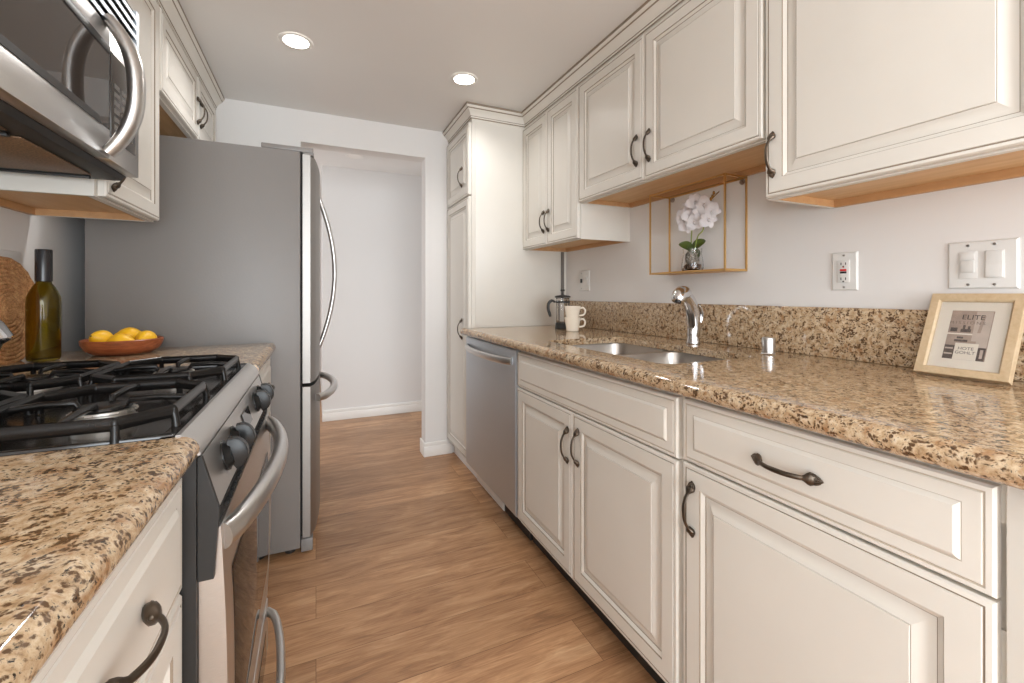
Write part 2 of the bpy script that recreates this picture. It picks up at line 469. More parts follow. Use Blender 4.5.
def wall_cab(parent, Xf, Xw, y0, y1, z0, z1, stile=.03):
    """box with a recessed maple underside; Xf face frame plane, Xw wall plane"""
    d = 1 if Xf > Xw else -1
    b = bmesh.new(); rz = z0 + .026
    xa, xb = sorted((Xf, Xw))
    box(b, xa, xb, y0, y1, rz, z1)
    for (p, q) in ((y0, y0 + .012), (y1 - .012, y1)): box(b, xa, xb, p, q, z0, rz)
    xs = sorted((Xf, Xf - d * .018)); box(b, xs[0], xs[1], y0 + .012, y1 - .012, z0, rz)
    mesh('body', b, M['cab'], parent)
    b = bmesh.new()
    e = .0006
    lo, hi = xa + (.018 if d < 0 else 0) + e, xb - (.018 if d > 0 else 0) - e
    box(b, lo, hi, y0 + .0126, y1 - .0126, rz - .004, rz - .0005)
    box(b, lo, hi, y0 + .0126, y0 + .016, z0 + .001, rz - .004, mat=1); box(b, lo, hi, y1 - .016, y1 - .0126, z0 + .001, rz - .004, mat=1)
    xs = (Xw + e, Xw + .016) if d > 0 else (Xw - .016, Xw - e)
    box(b, xs[0], xs[1], y0 + .0165, y1 - .0165, z0 + .0005, rz - .004, mat=1)
    xs = sorted((Xf - d * .0182, Xf - d * .024)); box(b, xs[0], xs[1], y0 + .0165, y1 - .0165, z0 + .001, rz - .004, mat=1)
    mesh('underside', b, [M['maple'], M['maple_d']], parent, label='bare maple underside')

# ---- right wall cabinets
XU = 1.17; XUF = XU + .020
WG = 'cream wall cabinets above the sink counter'
YP = 2.45            # side of the tall pantry
t = thing('wall_cabinet', 'cream two-door wall cabinet next to the tall pantry, hung above the french press', 'wall cabinet', (1.34, 2.14, 1.372), WG)
wall_cab(t, XUF, WR - .0005, 1.818, YP - .001, 1.372, 2.15)
door(t, XU, -1, 2.138, 2.446, 1.376, 2.118, 2.163, 1.505); door(t, XU, -1, 1.822, 2.134, 1.376, 2.118, 2.108, 1.505)
t = thing('wall_cabinet', 'shorter cream two-door wall cabinet hung higher above the sink and wire shelf', 'wall cabinet', (1.34, 1.33, 1.545), WG)
wall_cab(t, XUF, WR - .0005, .846, 1.817, 1.545, 2.15)
door(t, XU, -1, 1.349, 1.813, 1.549, 2.118, 1.385, 1.672); door(t, XU, -1, .850, 1.345, 1.549, 2.118, 1.312, 1.672)
t = thing('wall_cabinet', 'large cream wall cabinet nearest the viewer, above the switches and picture frame', 'wall cabinet', (1.34, .285, 1.370), WG)
wall_cab(t, XUF, WR - .0005, -.272, .845, 1.370, 2.15)
door(t, XU, -1, .287, .841, 1.374, 2.118, .815, 1.49); door(t, XU, -1, -.268, .283, 1.374, 2.118, -.235, 1.49)

# ---- crown mouldings
def crown(name, path, side, zb, label=None):
    """path: list of (x,y) of the cabinet face line; side: +1 projects to the left of travel"""
    prof = [(.000, zb), (.003, zb), (.006, zb + .004), (.006, zb + .012), (.009, zb + .014), (.012, zb + .022), (.020, zb + .034), (.030, zb + .043), (.034, zb + .046), (.036, zb + .052), (.043, zb + .057), (.045, zb + .062), (.045, ZC - .0005), (.0, ZC - .0005)]
    mats = [0, 1, 0, 1, 0, 0, 0, 0, 1, 0, 0, 1, 0, 0]
    P = [Vector((x, y)) for x, y in path]; n = len(P)
    b = bmesh.new(); rows = []
    for i in range(n):
        def nrm(a, c): d = (c - a).normalized(); return Vector((-d.y, d.x)) * side
        if i == 0: m = nrm(P[0], P[1])
        elif i == n - 1: m = nrm(P[-2], P[-1])
        else:
            n1, n2 = nrm(P[i - 1], P[i]), nrm(P[i], P[i + 1]); m = (n1 + n2); m = m / m.dot(n1)
        rows.append([b.verts.new((P[i].x + m.x * o, P[i].y + m.y * o, z)) for o, z in prof])
    for a, c in zip(rows, rows[1:]):
        for k in range(len(prof)):
            f = b.faces.new((a[k], a[(k + 1) % len(prof)], c[(k + 1) % len(prof)], c[k])); f.material_index = mats[k]
    b.faces.new(rows[0]); b.faces.new(rows[-1][::-1])
    return struct(name, b, CABM, (0, 0, 0), 25)
XPF = 0.84           # pantry face frame; its doors stand at .82
crown('trim_2', [(XPF - .001, WB - .001), (XPF - .001, YP - .0015), (XUF - .001, YP - .0015), (XUF - .001, -.272)], -1, 2.138)

# ---- tall pantry
t = thing('pantry_cabinet', 'tall cream pantry cabinet from floor to ceiling beside the doorway', 'pantry cabinet', (1.16, 2.69, 0))
b = bmesh.new()
box(b, XPF, WR - .001, YP, WB - .001, .10, 2.15)
mesh('body', b, M['cab'], t)
mesh('toe_kick', bx(XPF + .035, WR - .001, YP + .002, WB - .001, 0, .0995), M['trimw'], t)
door(t, .82, -1, YP + .004, WB - .012, .108, 1.680, 2.57, .885); door(t, .82, -1, YP + .004, WB - .012, 1.690, 2.118, 2.57, 1.818)
# thin vertical reveal on the side panel
mesh('side_panel', bx(XPF + .022, WR - .016, YP - .0035, YP - .0002, .905, 2.12, .001), M['cab'], t)

# ---- right base cabinets
XB = .80; XBF = .820
BG = 'cream base cabinets under the granite counter'
def base_body(t, y0, y1, toe=M['dark'], top=.858):
    b = bmesh.new()
    box(b, XBF, WR - .001, y0, y1, .10, .12); box(b, XBF, WR - .001, y0, y0 + .018, .12, top); box(b, XBF, WR - .001, y1 - .018, y1, .12, top)
    box(b, WR - .019, WR - .001, y0 + .018, y1 - .018, .12, top); box(b, XBF, XBF + .02, y0 + .018, y1 - .018, .12, .66)
    box(b, XBF, XBF + .02, y0 + .018, y1 - .018, .80, top)
    box(b, XBF + .005, XBF + .02, y0 + .018, y1 - .018, .66, .80)
    mesh('body', b, M['cab'], t)
    mesh('toe_kick', bx(XBF + .06, XBF + .075, y0, y1, 0, .0995), toe, t, label='dark toe kick')
t = thing('base_cabinet', 'cream sink base cabinet with plain false front and two raised-panel doors', 'base cabinet', (1.15, 1.265, 0), BG)
base_body(t, .796, 1.730)
drawer(t, XB, -1,   .803, 1.726, .698, .848, False, 'false_front')
door(t, XB, -1, 1.280, 1.726, .122, .693, 1.303, .575); door(t, XB, -1, .803, 1.276, .122, .693, 1.237, .587)
t = thing('base_cabinet', 'cream base cabinet nearest the viewer with one pull drawer over a wide door', 'base cabinet', (1.15, .3, 0), BG)
base_body(t, .06, .794)
drawer(t, XB, -1, .258, .785, .704, .850, .530)
door(t, XB, -1, .258, .785, .122, .699, .752, .600)
mesh('end_stile', bx(XBF - .014, XBF - .0005, .062, .250, .11, .856, .002), M['cab'], t)
# ---- dishwasher
t = thing('dishwasher', 'stainless steel dishwasher built in between pantry and sink cabinet', 'dishwasher', (1.1, 2.08, 0))
mesh('body', bx(.822, 1.40, 1.738, 2.436, .10, .852), M['dark'], t)
b = bmesh.new()
pr = [(.804, .118), (.8015, .125), (.800, .14), (.800, .80), (.801, .845), (.806, .852), (.8215, .852), (.8215, .118)]
prism(b, pr, 1, 1.742, 2.432, bev=.0)
d = mesh('door_panel', b, M['steel_dw'], t)
b = bmesh.new()      # pocket bar handle bowed outwards
pts = [(.8 - .040 * math.sin(PI * k / 20) ** .5 * 1.0 - .004, 1.775 + .62 * k / 20, .800 - .004 * math.sin(PI * k / 20)) for k in range(21)]
tube(b, pts, [.0135] * 21, 14, flat=(1.25, .75), up=(0, 0, 1))
mesh('handle', b, M['steel_h'], d)
mesh('toe_kick', bx(.872, .885, 1.74, 2.03, .0, .0995), M['dark'], t)
mesh('toe_strip', bx(.868, .882, 2.032, 2.438, .0, .0995, .001), M['trimw'], t, label='white toe strip')

# ---- granite counters
def slab(bm, outer, z0, z1, holes=()):
    """flat slab with holes"""
    loops = [outer] + list(holes)
    for z, flip in ((z1, False), (z0, True)):
        es = []
        for L in loops:
            vs = [bm.verts.new((x, y, z)) for x, y in L]
            es += [bm.edges.new((vs[i], vs[(i + 1) % len(vs)])) for i in range(len(vs))]
        bmesh.ops.triangle_fill(bm, edges=es, use_beauty=True)
    for L in loops:
        n = len(L)
        A = [bm.verts.new((x, y, z0)) for x, y in L]; B = [bm.verts.new((x, y, z1)) for x, y in L]
        for i in range(n): bm.faces.new((A[i], A[(i + 1) % n], B[(i + 1) % n], B[i]))
def nosing(bm, p0, p1, out, z0, z1, r):
    """bullnose strip from p0 to p1 (xy); out = outward xy; back edge on the line p0-p1"""
    prof = []
    for k in range(11):
        a = -PI / 2 + PI * k / 10
        prof.append((r * math.cos(a) * .9, (z0 + z1) / 2 + (z1 - z0) / 2 * math.sin(a)))
    A = [bm.verts.new((p0[0] + out[0] * o, p0[1] + out[1] * o, z)) for o, z in prof]
    B = [bm.verts.new((p1[0] + out[0] * o, p1[1] + out[1] * o, z)) for o, z in prof]
    for k in range(10): bm.faces.new((A[k], A[k + 1], B[k + 1], B[k]))
    bm.faces.new(A); bm.faces.new(B)
ZT = .90; ZB = .8605
SX0, SX1, SY0, SY1 = .900, 1.292, .945, 1.655
b = bmesh.new()
XE = .792
ZS = .873
box(b, XE, XE + .045, .0, YP - .005, ZB, ZS)
slab(b, [(XE, .0), (WR - .001, .0), (WR - .001, YP - .005), (XE, YP - .005)], ZS, ZT, [rrect(SX0, SX1, SY0, SY1, .045)])
nosing(b, (XE, .0), (XE, YP - .005), (-1, 0), ZB, ZT, .027)
single('countertop', b, M['granite'], (1.15, 1.2, ZB), 'long brown speckled granite countertop on the right, with the sink cut in', 'countertop', smooth=30)
b = bmesh.new(); box(b, WR - .0225, WR - .001, .0, YP - .008, ZT + .0005, 1.058, .003)
single('backsplash', b, M['granite'], (WR - .01, 1.2, ZT), 'low brown granite backsplash strip standing along the right wall', 'backsplash')

# ---- double sink
t = thing('sink', 'undermounted double bowl stainless sink set in the granite counter', 'sink', (1.1, 1.29, .65))
def bowl_loops(x0, x1, y0, y1, zt, dep, r):
    L = []
    for ins, z in ((-.012, zt), (0, zt), (.002, zt - .006), (.006, zt - dep * .55), (.010, zt - dep + .045), (.020, zt - dep + .016), (.042, zt - dep + .003), (.07, zt - dep)):
        L.append([(x, y, z) for x, y in rrect(x0 + ins, x1 - ins, y0 + ins, y1 - ins, max(.012, r - ins * .3), 7)])
    return L
YD = 1.325
for (y0, y1) in ((YD + .014, SY1 + .006), (SY0 - .006, YD - .014)):
    b = bmesh.new(); L = bowl_loops(SX0 - .006, SX1 + .006, y0, y1, ZS - .0015, .190, .055)
    loft(b, L, cap0=False, cap1=True)
    o = mesh('bowl', b, M['sink'], t, smooth=50)
    b = bmesh.new(); cx, cy = (SX0 + SX1) / 2, (y0 + y1) / 2
    lathe(b, [(.001, .001), (.018, .001), (.030, .003), (.042, .004), (.044, .0015), (.044, .0003)], (cx, cy, ZS - .0015 - .190), 28)
    mesh('drain', b, M['chrome'], o)
# rim flange bridging the two bowls
mesh('divider', bx(SX0 - .004, SX1 + .004, YD - .0135, YD + .0135, ZS - .020, ZS - .010, .003), M['sink'], t)

# ---- faucet
t = thing('faucet', 'chrome pull-out kitchen faucet behind the double sink', 'faucet', (1.378, 1.295, ZT))
b = bmesh.new()
lathe(b, [(.026, .0008), (.027, .004), (.025, .010), (.0235, .022), (.022, .030), (.0215, .034)], (1.378, 1.295, ZT), 28)
mesh('base', b, M['chrome'], t, smooth=50)
b = bmesh.new()
p = smoothpath([(1.378, 1.295, .930), (1.382, 1.295, .975), (1.374, 1.293, 1.025), (1.350, 1.289, 1.070), (1.322, 1.284, 1.098)], 8)
n = len(p); tube(b, p, [.0235 + .0045 * math.sin(PI * i / n) - .001 * (i / n) for i in range(n)], 24, up=(1, 0, 0), flat=(1.05, .95))
mesh('spout', b, M['chrome'], t, smooth=60)
b = bmesh.new()
p = smoothpath([(1.340, 1.287, 1.090), (1.322, 1.284, 1.102), (1.300, 1.280, 1.100), (1.284, 1.276, 1.086), (1.276, 1.274, 1.070)], 6)
n = len(p); tube(b, p, [.012 + .019 * math.sin(PI * (.12 + .70 * i / n)) for i in range(n)], 24, up=(0, 0, 1))
h = mesh('spray_head', b, M['chrome'], t, smooth=60)
b = bmesh.new()
lathe(b, [(.006, -.002), (.0065, .003), (.012, .004), (.0125, -.002)], (1.2755, 1.274, 1.070), 16, M=Matrix.Rotation(PI + .45, 3, 'Y'))
mesh('nozzle', b, M['dark'], h)
b = bmesh.new()
p = smoothpath([(1.398, 1.278, .985), (1.404, 1.275, 1.010), (1.397, 1.273, 1.036), (1.378, 1.272, 1.058)], 5)
n = len(p); tube(b, p, [.004 + .0035 * math.sin(PI * (i + .5) / n) for i in range(n)], 12, flat=(.7, 1.2))
mesh('lever', b, M['chrome'], t, smooth=50)

# ---- air gap cap
t = thing('air_gap_cap', 'short brushed steel air gap cylinder on the counter right of the faucet', 'air gap', (1.376, .975, ZT))
b = bmesh.new(); lathe(b, [(.0235, .0008), (.024, .002), (.0225, .0045), (.0205, .005)], (1.376, .975, ZT), 28)
mesh('flange', b, M['chrome'], t, smooth=40)
b = bmesh.new(); lathe(b, [(.0195, .0052), (.0198, .050), (.0185, .0545), (.016, .056)], (1.376, .975, ZT), 28)
for k in (-1, 0, 1): box(b, 1.376 - .021, 1.376 - .0175, .975 + .006 + k * .0001, .975 + .0095, ZT + .034 + k * .006, ZT + .037 + k * .006)
mesh('cap', b, M['steel_h'], t, smooth=40)

# ---- french press and mugs
RV = Vector((math.cos(YAW), -math.sin(YAW), 0))
px, py = 1.286, 2.154
t = thing('french_press', 'small black and glass french press beside the pantry panel', 'french press', (px, py, ZT))
b = bmesh.new()
lathe(b, [(.044, .0008), (.045, .006), (.043, .012), (.041, .030), (.0405, .034), (.0395, .034), (.0395, .012), (.03, .010)], (px, py, ZT), 28)
for k in range(4):
    a = k * PI / 2 + .5
    tube(b, [(px + .041 * math.cos(a), py + .041 * math.sin(a), ZT + z) for z in (.030, .09, .150, .166)], .0028, 8)
lathe(b, [(.0408, .150), (.0425, .150), (.0425, .158), (.0408, .158)], (px, py, ZT), 28, cap0=False, cap1=False)
mesh('base_frame', b, M['blackm'], t, smooth=50)
b = bmesh.new()
lathe(b, [(.030, .0125), (.0365, .016), (.038, .024), (.038, .170), (.0395, .178), (.0378, .177), (.0362, .170), (.0362, .024), (.034, .018), (.028, .016)], (px, py, ZT), 32)
mesh('carafe', b, M['glass'], t, smooth=50)
b = bmesh.new()
lathe(b, [(.044, .1795), (.046, .182), (.0455, .187), (.036, .191), (.012, .194), (.006, .196), (.0025, .198), (.0025, .214), (.004, .215), (.012, .217), (.013, .222), (.011, .226), (.004, .2275)], (px, py, ZT), 28)
lathe(b, [(.035, .150), (.035, .154)], (px, py, ZT), 24); lathe(b, [(.0022, .154), (.0022, .18)], (px, py, ZT), 10)
mesh('lid_and_plunger', b, M['blackm'], t, smooth=50)
b = bmesh.new(); c = Vector((px, py, ZT)); D = -RV
p = smoothpath([c + D * .0435 + Vector((0, 0, .154)), c + D * .062 + Vector((0, 0, .162)), c + D * .080 + Vector((0, 0, .146)), c + D * .083 + Vector((0, 0, .115)), c + D * .075 + Vector((0, 0, .088)), c + D * .070 + Vector((0, 0, .070))], 6)
tube(b, p, [.0065] * 6 + [.0085] * (len(p) - 12) + [.008, .0078, .0075, .007, .0065, .005], 12, flat=(1, .75))
mesh('handle', b, M['blackm'], t, smooth=50)
def mug(z, label, loc):
    x, y = loc
    t = thing('mug', label, 'mug', (x, y, z), 'stacked cream mugs')
    b = bmesh.new()
    lathe(b, [(.031, .0008), (.033, .003), (.0345, .02), (.0385, .045), (.043, .068), (.044, .0735), (.0428, .0745), (.0412, .070), (.0365, .045), (.0325, .02), (.030, .009), (.02, .008)], (x, y, z), 32)
    mesh('body', b, M['cream_mug'], t, smooth=50)
    b = bmesh.new(); c = Vector((x, y, z))
    p = smoothpath([c + RV * .040 + Vector((0, 0, .062)), c + RV * .058 + Vector((0, 0, .065)), c + RV * .068 + Vector((0, 0, .048)), c + RV * .060 + Vector((0, 0, .028)), c + RV * .0365 + Vector((0, 0, .023))], 6)
    tube(b, p, .0042, 10, flat=(1.2, .9)); mesh('handle', b, M['cream_mug'], t, smooth=50)
    return t
m1 = mug(ZT, 'cream ceramic mug at the bottom, standing on the granite counter', (1.258, 2.005))
copy_tree(m1, (0, 0, .0605), 'cream ceramic mug on top, stacked into the other mug')

# ---- picture frame leaning on the backsplash
FY0, FY1 = .418, .583
th = math.atan2(.098, .200)
t = thing('picture_frame', 'pale oak picture frame with cream mat leaning on the granite backsplash', 'picture frame', (1.363, .50, ZT))
O = Vector((1.362, 0, ZT + .0012 + .018 * math.sin(th))); UPV = Vector((math.sin(th), 0, math.cos(th))); NRM = Vector((-math.cos(th), 0, math.sin(th)))
def FP(y, v, n): return O + Vector((0, y, 0)) + UPV * v + NRM * n      # n towards viewer
FH = .214; FT = .018; fw = .020
YS = .015     # turned a little: far side nearer to the wall
def fprism(bm, y0, y1, v0, v1, n0, n1, mat=0):
    ps = [[FP(y, v, n) for (y, v) in ((y0, v0), (y1, v0), (y1, v1), (y0, v1))] for n in (n0, n1)]
    loft(bm, ps, mat=mat); return bm
b = bmesh.new()
prof = [(0, -FT), (0, 0), (.001, .0006), (fw - .004, .0006), (fw - .002, -.001), (fw, -.004), (fw, -FT)]
loops = [[FP(FY0 + i, i, n), FP(FY1 - i, i, n), FP(FY1 - i, FH - i, n), FP(FY0 + i, FH - i, n)] for i, n in prof]
loft(b, loops, False, False)
R0 = [b.verts.new(p) for p in loops[0]]; R1 = [b.verts.new(p) for p in loops[-1]]
for i in range(4): b.faces.new((R0[i], R0[(i + 1) % 4], R1[(i + 1) % 4], R1[i]))
mesh('frame', b, M['frame'], t, smooth=20)
mesh('mat_board', fprism(bmesh.new(), FY0 + fw, FY1 - fw, fw, FH - fw, -.012, -.0085), M['mat'], t)
mesh('back_board', fprism(bmesh.new(), FY0 + fw, FY1 - fw, fw, FH - fw, -.0165, -.0122), M['dark'], t)
# the printed magazine page: left side of the picture is at larger y
PY0, PY1, PV0, PV1 = FY0 + .047, FY1 - .044, .044, FH - .043
pw = PY1 - PY0; ph = PV1 - PV0
def quad(bm, u0, u1, v0, v1, n, mat, sk=0):
    """u from the left (0) to the right (1) as seen"""
    pts = [(u0, v0), (u1, v0), (u1 + sk, v1), (u0 + sk, v1)]
    f = bm.faces.new([bm.verts.new(FP(PY1 - u * pw, PV0 + v * ph, n)) for u, v in pts]); f.material_index = mat
b = bmesh.new(); fprism(b, PY0, PY1, PV0, PV1, -.0085, -.0080, 0)
n = -.00795
quad(b, .60, .98, .26, .99, n, 2); quad(b, .0, .60, .50, .53, n, 3); quad(b, .05, .22, .56, .64, n, 1); quad(b, .30, .55, .555, .62, n, 1); quad(b, .34, .40, .62, .70, n, 1); quad(b, .46, .52, .62, .68, n, 1)
quad(b, .20, .52, .355, .40, n, 1); quad(b, .25, .40, .42, .46, n, 1); quad(b, 0, .26, .0, .28, n, 1); quad(b, .02, .22, .09, .12, n + .00003, 2); quad(b, .02, .22, .20, .23, n + .00003, 2)
quad(b, .78, .98, .0, .26, n, 1); quad(b, .86, .93, .05, .22, n + .00003, 2); quad(b, .70, .78, .55, .90, n + .00003, 0, .05); quad(b, .55, .72, .28, .38, n + .00003, 0)
quad(b, .25, .80, .0, .33, n + .00006, 3)
pg = mesh('printed_page', b, [M['photo_a'], M['photo_b'], M['photo_c'], M['mat']], t, smooth=0)
def text(parent, name, body, size, mat, mtx, extrude=.00015, spacing=1.0):
    c = bpy.data.curves.new('_f', 'FONT'); c.body = body; c.size = size; c.align_x = 'CENTER'; c.align_y = 'CENTER'; c.extrude = extrude; c.space_character = spacing
    o = bpy.data.objects.new('_f', c); link(o); dg = bpy.context.evaluated_depsgraph_get(); dg.update()
    me = bpy.data.meshes.new_from_object(o.evaluated_get(dg)); bpy.data.objects.remove(o); bpy.data.curves.remove(c)
    me.transform(mtx); b = bmesh.new(); b.from_mesh(me); bpy.data.meshes.remove(me)
    return mesh(name, b, mat, parent, smooth=0)
def fm(u, v, nn):
    o = FP(PY1 - u * pw, PV0 + v * ph, nn)
    m = Matrix.Identity(4); ax = Vector((0, -1, 0))
    for i, col in enumerate((ax, UPV, NRM)):
        for r in range(3): m[r][i] = col[r]
    m.translation = o; return m
text(pg, 'title_lettering', 'ELITE', .0175, M['ink'], fm(.54, .86, n + .0002))
text(pg, 'subtitle_lettering', 'MISSIONS', .0105, M['ink2'], fm(.42, .745, n + .0002), spacing=1.5)
text(pg, 'card_lettering', 'HOTE\nGOHLT', .0105, M['ink2'], fm(.52, .18, n + .0003))
mesh('glazing', fprism(bmesh.new(), FY0 + fw - .001, FY1 - fw + .001, fw - .001, FH - fw + .001, -.0062, -.0055), M['pglass'], t)

# ---- wire wall shelf and orchid
SXF, SXW, SHY0, SHY1, SHZ0, SHZ1 = 1.372, WR - .004, 1.142, 1.535, 1.186, 1.545
t = thing('wall_shelf', 'open gold wire box shelf hung on the wall under the cabinet over the sink', 'wall shelf', (1.43, 1.34, SHZ0))
b = bmesh.new(); r = .0036
def bar(a, c): tube(b, [a, c], r * .82, 4)
for y in (SHY0, SHY1):
    for x in (SXF, SXW): bar((x, y, SHZ0), (x, y, SHZ1))
    for z in (SHZ0 + r, SHZ1 - r): bar((SXF, y, z), (SXW, y, z))
for x in (SXF, SXW):
    for z in (SHZ0 + r, SHZ1 - r): bar((x, SHY0, z), (x, SHY1, z))
mesh('wire_frame', b, M['gold'], t, smooth=0)
mesh('shelf_board', bx(SXF + r, SXW - r, SHY0 + r, SHY1 - r, SHZ0 + .001, SHZ0 + .009, .001), M['goldwood'], t)
for y in (SHY0 + .018, SHY1 - .018):
    b = bmesh.new(); lathe(b, [(.006, 0), (.011, 0), (.011, .003), (.006, .003)], (SXW + .0025, y, SHZ1 - .016), 16, M=Matrix.Rotation(-PI / 2, 3, 'Y'), cap0=False, cap1=False)
    lathe(b, [(.001, .001), (.005, .001), (.004, .005), (.001, .006)], (SXW + .0025, y, SHZ1 - .016), 12, M=Matrix.Rotation(-PI / 2, 3, 'Y'))
    mesh('mounting_eye', b, M['steel'], t)
ox, oy, oz = 1.432, 1.350, SHZ0 + .0095
t = thing('potted_orchid', 'white orchid in a clear glass vase standing on the gold wire shelf', 'potted plant', (ox, oy, oz))
b = bmesh.new()
lathe(b, [(.039, .0006), (.042, .004), (.043, .022), (.040, .050), (.036, .072), (.038, .094), (.0365, .094), (.0345, .072), (.0385, .050), (.0412, .022), (.040, .007), (.034, .005)], (ox, oy, oz), 28)
mesh('glass_vase', b, M['glass'], t, smooth=60)
b = bmesh.new()
for k in range(64):
    a = random.uniform(0, 2 * PI); rr_ = .032 * math.sqrt(random.random()); s = random.uniform(.005, .009)
    blob(b, (ox + rr_ * math.cos(a), oy + rr_ * math.sin(a), oz + .010 + random.uniform(0, .017)), s, s * .7, s * .6, seg=7, rings=5)
mesh('bark_chips', b, M['bark'], t)
b = bmesh.new()
for k in range(16):
    a = random.uniform(0, 2 * PI); q = []
    for i in range(7):
        a += random.uniform(-.7, .7); rr_ = .028 * math.sin(PI * (i + .4) / 8) ** .6
        q.append((ox + rr_ * math.cos(a), oy + rr_ * math.sin(a), oz + .090 - .010 * i))
    tube(b, q, .0026, 6)
mesh('roots', b, M['root'], t)
V3 = Vector
def leafblade(bm, base, tip, width, droop, n=9, face=(-.72, -.55, .42)):
    base, tip = V3(base), V3(tip); d = tip - base; side = d.cross(V3(face)).normalized(); up = side.cross(d).normalized()
    loops = []
    for i in range(n + 1):
        s = i / n; wd = width * (math.sin(PI * min(1, s * .92 + .06)) ** .6) * .5 + .0008
        c = base + d * s + up * (droop * math.sin(PI * s))
        loops.append([c - side * wd + up * .004 * (1 if s else 1), c - side * wd * .5 + up * .001, c - up * .0012, c + side * wd * .5 + up * .001, c + side * wd + up * .004, c + side * wd * .5 + up * .0026, c + up * .0008, c - side * wd * .5 + up * .0026])
    loft(bm, loops)
cz = oz + .092
for nm, tip, wd in (('leaf', (ox - .050 * RV.x - .01, oy - .050 * RV.y, cz + .018), .040), ('leaf', (ox + .060 * RV.x - .01, oy + .060 * RV.y, cz + .036), .036), ('leaf', (ox + .014, oy - .02, cz - .034), .030), ('leaf', (ox - .04 * RV.x, oy + .03, cz + .018), .034)):
    b = bmesh.new(); leafblade(b, (ox, oy, cz - .004), tip, wd, .014); mesh('leaf', b, M['leaf'], t, smooth=60)
OV = V3((.05, -1.2, 0))
stems = []
for (dx, lean, top) in ((-.006, .004, .225), (.010, .042, .215)):
    b = bmesh.new()
    p = smoothpath([V3((ox, oy, cz)) + OV * dx, V3((ox, oy, cz + .05)) + OV * (dx + lean * .3), V3((ox, oy, oz + .165)) + OV * (dx + lean * .8), V3((ox, oy, oz + top)) + OV * (dx + lean)], 6)
    tube(b, p, .0024, 8); mesh('flower_stem', b, M['stalk'], t, smooth=60)
def flower(c, face, size, roll):
    b = bmesh.new(); f = V3(face).normalized(); a1 = f.cross(V3((0, 0, 1))).normalized(); a2 = a1.cross(f)
    for k in range(5):
        a = roll + 2 * PI * k / 5; d = a1 * math.cos(a) + a2 * math.sin(a); sd = f.cross(d)
        big = size * (1.0 if k in (1, 4) else .88); wd = big * (.50 if k in (1, 4) else .36)
        loops = []
        for i in range(6):
            s = i / 5; hw = wd * math.sin(PI * (s * .86 + .08)) ** .8 + .0006; cc = V3(c) + d * (big * s) + f * (.18 * big * math.sin(PI * s * .9) - .10 * big * s * s)
            loops.append([cc - sd * hw, cc + f * .0012, cc + sd * hw, cc - f * .0012])
        loft(b, loops)
    for k in range(3):
        blob(b, V3(c) + f * (.006 + .002 * k) + a2 * (-.004 * k), .0042, .0042, .0038, seg=8, rings=6, mat=0)
    blob(b, V3(c) + f * .0125 + a2 * .001, .0016, .0016, .0016, seg=6, rings=4, mat=1)
    return b
fl = [(-.062, .228, 0), (-.040, .268, .4), (-.006, .282, .9), (.028, .264, .2), (.052, .232, .7), (-.022, .226, 1.2), (.012, .236, .1), (-.050, .194, .8), (-.006, .200, .3), (.044, .200, .6)]
for i, (u, z, ro) in enumerate(fl):
    c = V3((ox - .012 + .010 * math.sin(i * 2.1), oy, oz + z)) + OV * (u * .98 + .030)
    b = flower(c, (-.55 + .30 * math.sin(i * 1.3), -.75 + .3 * math.cos(i * 1.7), .18 * math.sin(i * 3)), .039, ro)
    mesh('blossom', b, [M['petal'], M['bud']], t, smooth=60)
b = bmesh.new(); p = smoothpath([V3((ox, oy, oz + .255)) + OV * .058, V3((ox, oy, oz + .275)) + OV * .068, V3((ox, oy, oz + .283)) + OV * .078, V3((ox, oy, oz + .305)) + OV * .106], 5)
tube(b, p, .0022, 8)
for u, z in ((.068, .277), (.075, .283), (.081, .292), (.086, .305)): blob(b, V3((ox, oy, oz + z)) + OV * u, .005, .005, .008, seg=10, rings=7)
mesh('bud_spray', b, M['bud'], t, smooth=60)

# ---- outlets and switches on the right wall
def plate(parent, y0, y1, z0, z1, X=WR, d=-1):
    b = bmesh.new()
    prof = [(0, 0.0004), (0, .0025), (.004, .0058), (.008, .0062)]
    loft(b, [[(X + d * o, y0 + i, z0 + i), (X + d * o, y1 - i, z0 + i), (X + d * o, y1 - i, z1 - i), (X + d * o, y0 + i, z1 - i)] for i, o in prof])
    return mesh('cover_plate', b, M['white'], parent, smooth=30)
def screw(bm, y, z, X, d):
    lathe(bm, [(.0034, 0), (.0034, .0012), (.002, .0018)], (X + d * .0062, y, z), 12, M=Matrix.Rotation(d * PI / 2, 3, 'Y'))
    box(bm, X + d * .0078, X + d * .0082, y - .0024, y + .0024, z - .0004, z + .0004, mat=1)
yc, zc = .806, 1.170
t = thing('wall_outlet', 'white outlet with red and black test buttons on the wall over the backsplash', 'wall outlet', (WR, yc, zc), 'outlets in white cover plates')
plate(t, yc - .0365, yc + .0365, zc - .059, zc + .059)
fx = WR - .0065
d = mesh('receptacle', bx(fx - .003, fx, yc - .0168, yc + .0168, zc - .034, zc + .034, .001), M['white'], t)
b = bmesh.new()
for s in (-1, 1):
    b = bmesh.new()
    for k in (-1, 1): box(b, fx - .0036, fx - .0031, yc + k * .0064 - .0011, yc + k * .0064 + .0011, zc + s * .023 - .0038, zc + s * .023 + .0038)
    lathe(b, [(.0022, 0), (.0022, .0006)], (fx - .0031, yc, zc + s * .023 - .0085), 10, M=Matrix.Rotation(-PI / 2, 3, 'Y'))
    mesh('slots', b, M['void'], d)
mesh('test_button', bx(fx - .0045, fx - .0031, yc - .009, yc + .009, zc + .0005, zc + .0065, .0005), M['red'], d, label='red button')
mesh('reset_button', bx(fx - .0045, fx - .0031, yc - .009, yc + .009, zc - .0068, zc - .0008, .0005), M['void'], d, label='black button')
